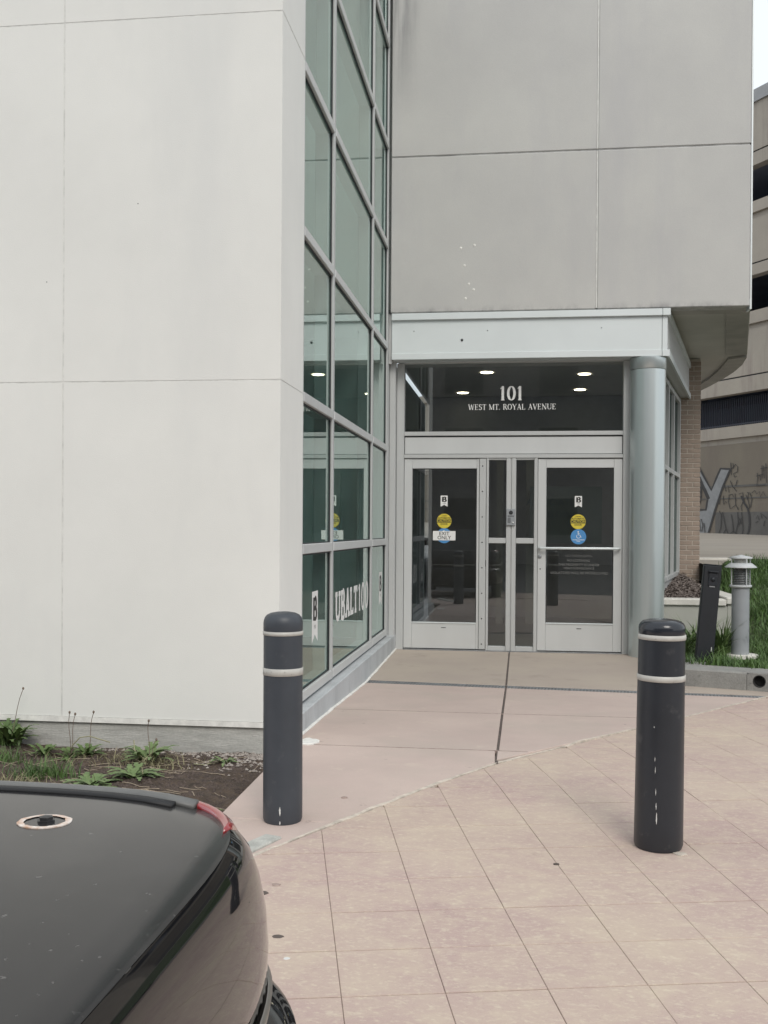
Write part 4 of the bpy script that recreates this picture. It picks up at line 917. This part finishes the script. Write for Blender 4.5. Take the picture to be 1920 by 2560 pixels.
B().box(-.02, .03, -.056, -.0505, .80 - .012, .80 - .001, fr=FP).build('lower_latch', 'steel', BPp)
B().box(.048, .055, -.0525, -.0495, .19, .23, fr=FP).build('paint_chip', 'scuff', BPp)

# ================================================================== LAWN GRASS AND LILIES
def blade(b, x, y, z, h, w, a, lean, k=3):
    vs = []; dx, dy = cos(a), sin(a)
    for i in range(k + 1):
        t = i / k; ww = w * (1 - t ** 1.6) / 2 + .0004; r = lean * h * t * t; zz = z + h * (t - .25 * lean * t * t)
        vs += [(x + dx * r - dy * ww, y + dy * r + dx * ww, zz), (x + dx * r + dy * ww, y + dy * r - dx * ww, zz)]
    b.add(vs, [(2 * i, 2 * i + 1, 2 * i + 3, 2 * i + 2) for i in range(k)], True)
gb = B(); n = 0
while n < 17000:
    x = random.uniform(1.5, 4.4); y = random.uniform(9.0, 14.5)
    yk = KA.y + (x - KA.x) * kd.y / kd.x
    if y < yk + .33 or (x < 2.52 and y > 11.8) or (x < 1.62 and y > 11.1): continue
    if (x - c.x - .02) ** 2 + (y - c.y) ** 2 < .155 ** 2 or abs(x - c2.x) < .085 and abs(y - c2.y) < .06: continue
    d = noise.noise((x * 2.2, y * 2.2, 9)); n += 1
    blade(gb, x, y, z_lawn(x, y) - .005, random.uniform(.05, .13) * (1 + .7 * d) * (1.25 if y > 13 else 1), random.uniform(.005, .010), random.uniform(0, 2 * pi), random.uniform(.2, 1.1))
gs = gb.build('grass', 'grass'); tag(gs, 'uncut green grass growing over the lawn beside the light', 'grass', kind='stuff')
lily_labels = ['leafy green lily clump between black bollard and planter wall', 'arching green lily clump left of the leaning black post', 'green lily clump between leaning post and grey bollard light', 'low green lily clump at foot of the leaning post']
for k, (px, py, hh_, nn) in enumerate(((1712, 1640, .34, 46), (1742, 1632, .42, 40), (1805, 1640, .44, 60), (1776, 1652, .22, 24))):
    p = at(px, py, Z=.12); R = empty('lily_clump', (p.x, p.y, .11), lily_labels[k], 'plant', 'lily clumps along the kerb')
    b1 = B(); b2 = B()
    for i in range(int(nn * 1.6)):
        a = random.uniform(0, 2 * pi); (b1 if i % 3 else b2).__class__
        blade(b1 if i % 3 else b2, p.x + random.gauss(0, .03), p.y + random.gauss(0, .03) + .04, z_lawn(p.x, p.y) - .01, hh_ * random.uniform(.6, 1.1), random.uniform(.016, .032), a, random.uniform(.25, 1.2), 6)
    b1.build('leaves', 'lily', R); b2.build('pale_leaves', 'leaf2', R)

# ================================================================== SOIL BED
def z_soil(x, y): return -.015 + .035 * noise.noise((x * 1.7, y * 1.7, 0)) + .016 * noise.noise((x * 7, y * 7, 2)) + .007 * noise.noise((x * 23, y * 23, 4)) - .02 * sst(x, -1.6, -1.36)
sb = B(); nx, ny = 150, 70; vs = []
for j in range(ny + 1):
    for i in range(nx + 1):
        x = -5 + (5 - 1.365) * i / nx; y = 4.3 + 1.83 * j / ny; y = max(y, 4.62 - .0 if x > -1.7 else 4.3); vs.append((x, y, z_soil(x, y)))
sb.add(vs, [(j * (nx + 1) + i, j * (nx + 1) + i + 1, (j + 1) * (nx + 1) + i + 1, (j + 1) * (nx + 1) + i) for j in range(ny) for i in range(nx)], True)
so_ = sb.build('soil_bed', 'soil'); tag(so_, 'bare brown soil bed along the white wall', 'soil', kind='structure')
# loose bits
cb_ = B()
for k in range(9000):
    x = random.uniform(-3.4, -1.37); y = random.uniform(4.64, 6.09); r = random.uniform(.002, .011) ; z = z_soil(x, y)
    a = random.uniform(0, pi); e = random.uniform(.5, 1)
    cb_.add([(x + r * cos(a), y + r * sin(a), z), (x - r * e * sin(a), y + r * e * cos(a), z), (x - r * cos(a), y - r * sin(a), z), (x + r * e * sin(a), y - r * e * cos(a), z), (x, y, z + r * .9)], [(0, 1, 4), (1, 2, 4), (2, 3, 4), (3, 0, 4)])
tag(cb_.build('soil_crumbs', 'mulch'), 'loose dark crumbs of soil and bark on the bed', 'soil', kind='stuff')
pb_ = B()
for k in range(420):
    if k < 300: x = -1.38 - abs(random.gauss(0, .22)); y = 6.09 - abs(random.gauss(0, .10)) - .35 * random.random() ** 3
    else: x = random.uniform(-2.6, -1.4); y = 6.1 - abs(random.gauss(0, .06))
    if y < 4.65: continue
    r = random.uniform(.006, .017); z = z_soil(x, y) + r * .2; ph = random.uniform(0, 6)
    ring = [(x + r * cos(2 * pi * i / 6 + ph) * random.uniform(.8, 1.1), y + r * sin(2 * pi * i / 6 + ph) * random.uniform(.7, 1), z) for i in range(6)]
    pb_.add(ring + [(x + .3 * r * cos(i), y + .3 * r * sin(i), z + r * random.uniform(.5, .8)) for i in range(3)], [(i, (i + 1) % 6, 6 + (i // 2)) for i in range(6)] + [(1, 2, 7), (6, 7, 8)] + [(2, 7, 6), (4, 8, 7), (0, 6, 8)])
tag(pb_.build('gravel', 'pebble'), 'small pale stones lying against the wall footing', 'gravel', kind='stuff')
tw = B()
for k in range(70):
    x = random.uniform(-2.9, -1.42); y = random.uniform(4.7, 5.95); a = random.uniform(-.6, .6) + (pi / 2 if random.random() < .2 else 0); l = random.uniform(.03, .13); pts = []
    for i in range(4):
        xx = x + cos(a) * l * (i - 1.5) / 1.5; yy = y + sin(a) * l * (i - 1.5) / 1.5 + random.uniform(-.006, .006); pts.append((min(xx, -1.38), yy, z_soil(xx, yy) + .005 + random.uniform(0, .006)))
    tw.tube(pts, random.uniform(.0012, .0028), 5)
tag(tw.build('dry_twigs', 'twig'), 'pale dry twigs and stalks scattered on the soil', 'twigs', kind='stuff')
gd2 = B()
for cx0, cy0, sdx, nn in ((-2.75, 5.1, .16, 420), (-2.35, 5.75, .18, 150), (-2.05, 5.7, .12, 160)):
    for i in range(nn):
        x = cx0 + random.gauss(0, sdx); y = cy0 + random.gauss(0, sdx * .5)
        if 4.66 < y < 6.05: blade(gd2, x, y, z_soil(x, y) - .004, random.uniform(.03, .09), random.uniform(.002, .005), random.uniform(0, 6.28), random.uniform(.4, 1.6))
tag(gd2.build('dry_grass', 'grass_dry'), 'dry yellowing grass thinly covering the soil bed', 'grass', kind='stuff')
def dleaf(b, o, a, L, w, rise, droop):
    """a toothed dandelion leaf"""
    n = 9; vs = []; dx, dy = cos(a), sin(a)
    for i in range(n + 1):
        t = i / n; ww = w * (sin(pi * (t * .86 + .06)) ** .8) * (1 if i % 2 else .5) + .001
        r = L * t; z = rise * sin(t * 1.6) - droop * t * t; tw_ = .15 * ww
        vs += [(o[0] + dx * r - dy * ww, o[1] + dy * r + dx * ww, o[2] + z + tw_), (o[0] + dx * r, o[1] + dy * r, o[2] + z), (o[0] + dx * r + dy * ww, o[1] + dy * r - dx * ww, o[2] + z + tw_)]
    f = []
    for i in range(n): k = 3 * i; f += [(k, k + 1, k + 4, k + 3), (k + 1, k + 2, k + 5, k + 4)]
    b.add(vs, f, True)
weeds = [(20, 1868, .26, 40, 'tall leafy green weed with a long flower stalk against the footing', 'leaf', [(58, 1722)], 0, .11),
         (175, 1890, .16, 12, 'small weed with two thin stalks below the wall joint', 'leaf', [(174, 1782), (188, 1786)], 0, .05),
         (218, 1888, .17, 14, 'green weed with one straight brown stalk beside an arched pale stalk', 'leaf', [(234, 1781)], 1, .05),
         (372, 1900, .24, 20, 'spreading green weed with thin stalk in the middle of the bed', 'leaf2', [(372, 1803), (391, 1850)], 1, .06),
         (225, 1968, .21, 16, 'flat broad leaved weed close behind the car boot', 'leaf2', [], 0, .04),
         (335, 1948, .22, 16, 'flat pale green weed with a short curled stalk behind the car boot', 'leaf2', [], 2, .045),
         (560, 1908, .12, 9, 'small sparse weed near the gravel and charcoal bollard', 'leaf2', [], 3, .03),
         (110, 1885, .15, 12, 'small weed between the tall weed and the grass tuft', 'leaf', [], 0, .05),
         (520, 2030, .12, 10, 'little green weed at the walk edge beside the car tail light', 'leaf', [], 0, .03)]
for px, py, L, n, lab, m, stalks, arch, rise in weeds:
    p = at(px, py, Z=-.01); p.x = min(p.x, -1.42); p.y = min(max(p.y, 4.68), 6.02); z = z_soil(p.x, p.y); R = empty('weed', (p.x, p.y, z), lab, 'weed', 'weeds in the soil bed')
    b = B()
    for i in range(int(n * 1.7)):
        a = 2 * pi * i / n + random.uniform(-.3, .3); l = L * random.uniform(.55, 1.0)
        if p.y + sin(a) * l > 6.1: l = max(.04, (6.09 - p.y) / max(.2, sin(a)))
        dleaf(b, (p.x + random.gauss(0, L * .10), p.y + random.gauss(0, L * .06), z), a, l * .8, (.018 if L > .2 else L * .085), rise * random.uniform(.5, 1.6), .02)
    b.build('leaves', m, R)
    for sx_, sy_ in stalks:
        q = at(sx_, sy_, Y=p.y + .02); t = B(); pts = [Vector((p.x, p.y, z)).lerp(q, k / 6) + Vector((.006 * sin(k), 0, 0)) for k in range(7)]; pts[-1] = q
        t.tube(pts, [.0028, .0026, .0024, .0022, .002, .002, .002], 6)
        t.lathe([(.001, -.008), (.007, 0), (.006, .008), (0, .012)], q, 8); t.build('stalk', 'stem_brown', R)
    if arch:
        t = B()
        if arch == 1: ks = [(0, 0, 0), (.02, 0, .07), (.07, -.01, .12), (.13, -.01, .13), (.2, -.02, .115), (.26, -.02, .10)] if px == 218 else [(0, 0, 0), (-.05, -.03, .02), (-.08, -.02, .06), (-.09, 0, .11)]
        elif arch == 2: ks = [(.05, 0, .01), (.045, 0, .05), (.055, 0, .09), (.075, 0, .11)]
        else: ks = [(0, 0, .02), (-.05, -.02, .0), (-.1, -.05, -.005), (-.16, -.06, .0)]
        if px == 218: ks = [(k_[0] - .09, k_[1] - .05, k_[2]) for k_ in ks]
        t.tube([(p.x + a_, p.y + b_, z + c_ + .003) for a_, b_, c_ in ks], .0035, 7); t.build('arched_stalk', 'stem', R)
for px, py, n, sdx, lab in ((110, 1935, 300, .07, 'bright green grass tuft on the soil behind the car'), (15, 1900, 120, .06, 'green grass tuft beside the tall leafy weed')):
    p = at(px, py, Z=0); z = z_soil(p.x, p.y); R = empty('grass_tuft', (p.x, p.y, z), lab, 'grass', 'grass tufts in the soil bed'); b = B()
    for i in range(n):
        x = p.x + random.gauss(0, sdx * 1.3); y = p.y + random.gauss(0, sdx * .6); blade(b, x, y, z_soil(x, y) - .004, random.uniform(.05, .12), random.uniform(.0025, .005), random.uniform(0, 6.28), random.uniform(.2, .9), 4)
    b.build('blades', 'grass', R)
# whitish mortar crust at the foot of the kerb
p = at(770, 1852, Z=.045); t = B(); n = 14
t.prism([(p.x + (.07 if cos(2 * pi * i / n) > 0 else .05) * cos(2 * pi * i / n) * random.uniform(.8, 1.2), p.y + .1 * sin(2 * pi * i / n) * random.uniform(.7, 1.2)) for i in range(n)], .0, lambda x, y: z_walk(x, y) + .012 + .004 * noise.noise((x * 40, y * 40, 0)), bev=.004)
tag(t.build('mortar_crust', 'caulk'), 'broken white mortar crust on the walk at the glass wall corner', 'mortar')
# grey kerb stub beside the grey bollard
a = at(700, 2092, Z=.012); b = at(560, 2155, Z=.012); d = Vector((a.x - b.x, a.y - b.y)).normalized(); L = Vector((a.x - b.x, a.y - b.y)).length
FRS = Matrix.Translation((b.x, b.y, 0)) @ Matrix.Rotation(atan2(d.y, d.x), 4, 'Z')
st = B().box(-.9, L, -.012, .075, -.06, .016, .006, fr=FRS).build('kerb_stub', 'stub'); tag(st, 'short grey concrete kerb end in front of the faded bollard', 'kerb', kind='structure')
# gum and litter
for k, (px, py, r, m, lab) in enumerate(((655, 2233, .017, 'joint', 'dark flattened gum spot on the tiles beside the car'), (690, 2213, .013, 'tile_joint', 'faint brown gum spot above the dark gum by the car'), (695, 2343, .014, 'joint', 'dark gum spot on the tiles near the car wheel arch'), (1391, 2161, .009, 'joint', 'small dark gum speck on a pink tile'), (860, 1994, .012, 'tile_joint', 'brown gum spot on the walk right of the faded bollard'), (717, 2398, .008, 'scuff', 'small white litter speck near the car wheel arch'), (1700, 2135, .022, 'seam', 'pale grout crumb on the tile joint at the black bollard'))):
    p = at(px, py, Z=0); zf = (z_walk if p.x < seam_x(p.y) else z_apron)(p.x, p.y); p = at(px, py, Z=zf); n = 12; t = B()
    t.prism([(p.x + 1.4 * r * cos(2 * pi * i / n) * random.uniform(.8, 1.15), p.y + r * 1.2 * sin(2 * pi * i / n) * random.uniform(.8, 1.15)) for i in range(n)], zf - .002, zf + .0035, bev=.001)
    tag(t.build('gum_spot', m), lab, 'gum' if k not in (5, 6) else 'litter')

# ================================================================== CAR
CXc = -1.265
CR = empty('car', (CXc, -.4, -.12), 'black car with red tail light and rusty ring on its boot lid', 'car')
def outline(Wd, yr, y0=.9, pw=.34, nf=2.75, n=30):
    pts = []
    for i in range(10): pts.append((Wd, -1.6 + (y0 + 1.6) * i / 10))
    for i in range(n + 1):
        a = pi / 2 * i / n; pts.append((Wd * max(0, cos(a)) ** pw, y0 + (yr - y0) * max(0, sin(a)) ** pw))
    left = [(-x, y) for x, y in reversed(pts[:-1])]
    fr = []
    for i in range(n + 1):
        a = pi / 2 * i / n; fr.append((-Wd * max(0, cos(a)) ** .5, -1.6 - (nf - 1.6) * max(0, sin(a)) ** .5))
    fr2 = [(-x, y) for x, y in reversed(fr[:-1])]
    return [(CXc + x, y) for x, y in pts + left + fr[1:] + fr2[:-1]]
def loft(levels, smooth=True):
    b = B(); n = len(levels[0][0]); vs = []
    for o, z in levels: vs += [(x, y, z) for x, y in o]
    b.add(vs, [(k * n + i, k * n + (i + 1) % n, (k + 1) * n + (i + 1) % n, (k + 1) * n + i) for k in range(len(levels) - 1) for i in range(n)], smooth); return b
DZ = .90
lev = [(outline(.875, 1.78), .56), (outline(.89, 1.82), .60), (outline(.905, 1.845), .635), (outline(.908, 1.84), .69), (outline(.908, 1.815), .75), (outline(.906, 1.77), .81), (outline(.901, 1.725), .855), (outline(.893, 1.687), .882), (outline(.882, 1.663), .897)]
loft(lev).build('body', 'car_side', CR)
# boot deck, gently crowned
b = B(); rings = [(.8815, 1.662, .8975), (.875, 1.650, .9005), (.82, 1.60, .9040), (.70, 1.47, .9085), (.5, 1.25, .913), (.25, 1.05, .917), (.02, .92, .919)]
n = len(outline(1, 2)); vs = []
for w, yr, z in rings:
    k = w / .8815; vs += [(CXc + (x - CXc) * 1, y, z) for x, y in outline(w, yr, .9, .34, 1.6 + 1.14 * k)]
b.add(vs, [(k * n + i, k * n + (i + 1) % n, (k + 1) * n + (i + 1) % n, (k + 1) * n + i) for k in range(len(rings) - 1) for i in range(n)], True)
from mathutils.bvhtree import BVHTree
LID = BVHTree.FromPolygons([Vector(v) for v in b.v], b.f)
def lid_z(x, y): return LID.ray_cast(Vector((x, y, 2)), Vector((0, 0, -1)))[0].z
b.build('boot_lid', 'car', CR)
# lip strip along the rear edge, and the red lens at its end
def edge_pts(w, yr, x0, x1, m=26):
    """points of the boot edge from offset x0 to x1 right of the centre line"""
    o = []
    for i in range(m + 1):
        x = x0 + (x1 - x0) * i / m; o.append((CXc + x, .9 + (yr - .9) * max(0, 1 - min(1, abs(x) / w) ** (2 / .34)) ** .17))
    return o
def lip(x0, x1, name, m, prof):
    b = B(); vs = []; k = 0
    for (w, yr, z) in prof: pass
    cols = [[(x, y, z) for x, y in edge_pts(w, yr, x0, x1)] for w, yr, z in prof]; mm = len(cols[0]); q = len(prof)
    for c_ in cols: vs += c_
    fs = [(a * mm + i, a * mm + i + 1, ((a + 1) % q) * mm + i + 1, ((a + 1) % q) * mm + i) for a in range(q) for i in range(mm - 1)]
    fs += [tuple(a * mm for a in range(q)), tuple((q - 1 - a) * mm + mm - 1 for a in range(q))]
    b.add(vs, fs, True); return b.build(name, m, CR)
pr = [(.866, 1.645, .900), (.867, 1.647, .907), (.873, 1.654, .910), (.880, 1.664, .909), (.884, 1.672, .902), (.884, 1.672, .893)]
lip(-.765, .765, 'boot_lip', 'car_trim', pr)
lip(-.73, .73, 'boot_seal', 'car_black', [(.852, 1.624, .900), (.8525, 1.6245, .907), (.865, 1.643, .9065), (.8655, 1.6435, .899)])
pr2 = [(.872, 1.652, .897), (.8725, 1.653, .906), (.879, 1.662, .9085), (.886, 1.678, .898), (.890, 1.690, .886), (.884, 1.68, .884)]
lip(.768, .848, 'tail_light', 'car_red', pr2); 
lip(-.848, -.768, 'tail_light', 'car_red', pr2)
# bright moulding, dark gap and bumper below
loft([(outline(.875, 1.78), .585), (outline(.909, 1.852), .598), (outline(.912, 1.856), .618), (outline(.906, 1.846), .6215)]).build('moulding', 'chrome', CR)
bo = lambda w, y: outline(w, y, .9, .5)
loft([(bo(.84, 1.78), .20), (bo(.92, 1.95), .24), (bo(.965, 2.02), .34), (bo(.972, 2.035), .48), (bo(.966, 2.03), .525)]).build('bumper', 'car_side', CR)
loft([(bo(.9655, 2.0295), .5265), (bo(.945, 2.01), .545), (bo(.90, 1.93), .552), (bo(.84, 1.80), .554)]).build('bumper_top', 'car_side', CR)
loft([(bo(.86, 1.70), .545), (bo(.86, 1.70), .60)]).build('gap', 'car_black', CR)
loft([(bo(.5, 1.5), .12), (bo(.84, 1.78), .20)]).build('underside', 'car_black', CR)
# cabin
def rect(w, y0, y1): return [(CXc + x, y) for x, y in ((w, y0), (w, y1), (-w, y1), (-w, y0))]
b = B(); vs = [(x, y, .90) for x, y in rect(.72, -1.75, .42)] + [(x, y, 1.34) for x, y in rect(.55, -1.05, -.15)]
b.add(vs, [(0, 1, 5, 4), (1, 2, 6, 5), (2, 3, 7, 6), (3, 0, 4, 7)]); b.build('windows', 'car_glass', CR)
b = B(); b.prism(rect(.55, -1.05, -.15), 1.341, 1.37, bev=.015); b.build('roof', 'car', CR)
# wheels
for sx_ in (-1, 1):
    for yw in (.86, -1.75):
        fw = Matrix.Translation((CXc + sx_ * .80, yw, .2)) @ Matrix.Rotation(sx_ * pi / 2, 4, 'Y')
        Wh = B().lathe([(.22, -.1), (.30, -.1), (.32, -.07), (.32, .07), (.30, .095), (.21, .095)], n=32, fr=fw).build('wheel', 'rubber', CR); B().lathe([(.0, .085), (.08, .088), (.2, .075), (.209, .09)], n=24, fr=fw).build('rim', 'rim', Wh)
# aerial hole with rusty edge
rp = at(112, 2050, Z=.911)
b = B(); n = 48; vs = []
for i in range(n):
    a = 2 * pi * i / n; ro = .0385 * (1 + .05 * noise.noise((cos(a) * 3, sin(a) * 3, 1))); ri = .0295 * (1 + .10 * noise.noise((cos(a) * 4, sin(a) * 4, 7)))
    vs += [(rp.x + ri * cos(a), rp.y + ri * sin(a), 0), (rp.x + ro * cos(a), rp.y + ro * sin(a), 0)]
b.add([(v[0], v[1], lid_z(v[0], v[1]) + .0014) for v in vs] + [(v[0], v[1], lid_z(v[0], v[1]) - .002) for v in vs], [(2 * i, 2 * i + 1, (2 * i + 3) % (2 * n), (2 * i + 2) % (2 * n)) for i in range(n)] + [(2 * i + 1, 2 * n + 2 * i + 1, 2 * n + (2 * i + 3) % (2 * n), (2 * i + 3) % (2 * n)) for i in range(n)])
b.build('rust_ring', 'rust_ring', CR)
nu = B().lathe([(.0135, 0), (.0135, .004), (.0105, .0045), (.0105, .0085), (.004, .0095), (0, .0095)], (rp.x + .001, rp.y + .002, lid_z(rp.x, rp.y) - .001), 6, smooth=False).build('aerial_stub', 'nut', CR)

# ================================================================== ACROSS THE STREET (unseen building, added to darken the reflections in the glass)
OPb = empty('added_street_building', (0, -26, -.3), 'dark brick building added across the street to darken the door glass reflections', 'building')
box('wall', 'opp_brick', OPb, -34, 34, -34, -26, -.32, 11)
for r in range(3):
    for k in range(14):
        x = -30 + k * 4.4; z = 1.0 + r * 3.3
        w_ = box('window', 'opp_trim', OPb, x, x + 2.0, -26.02, -25.96, z, z + 1.9); box('window_pane', 'opp_glass', w_, x + .1, x + 1.9, -25.959, -25.94, z + .1, z + 1.8)
box('cornice', 'opp_trim', OPb, -34.2, 34.2, -34.2, -25.7, 11.01, 11.4)
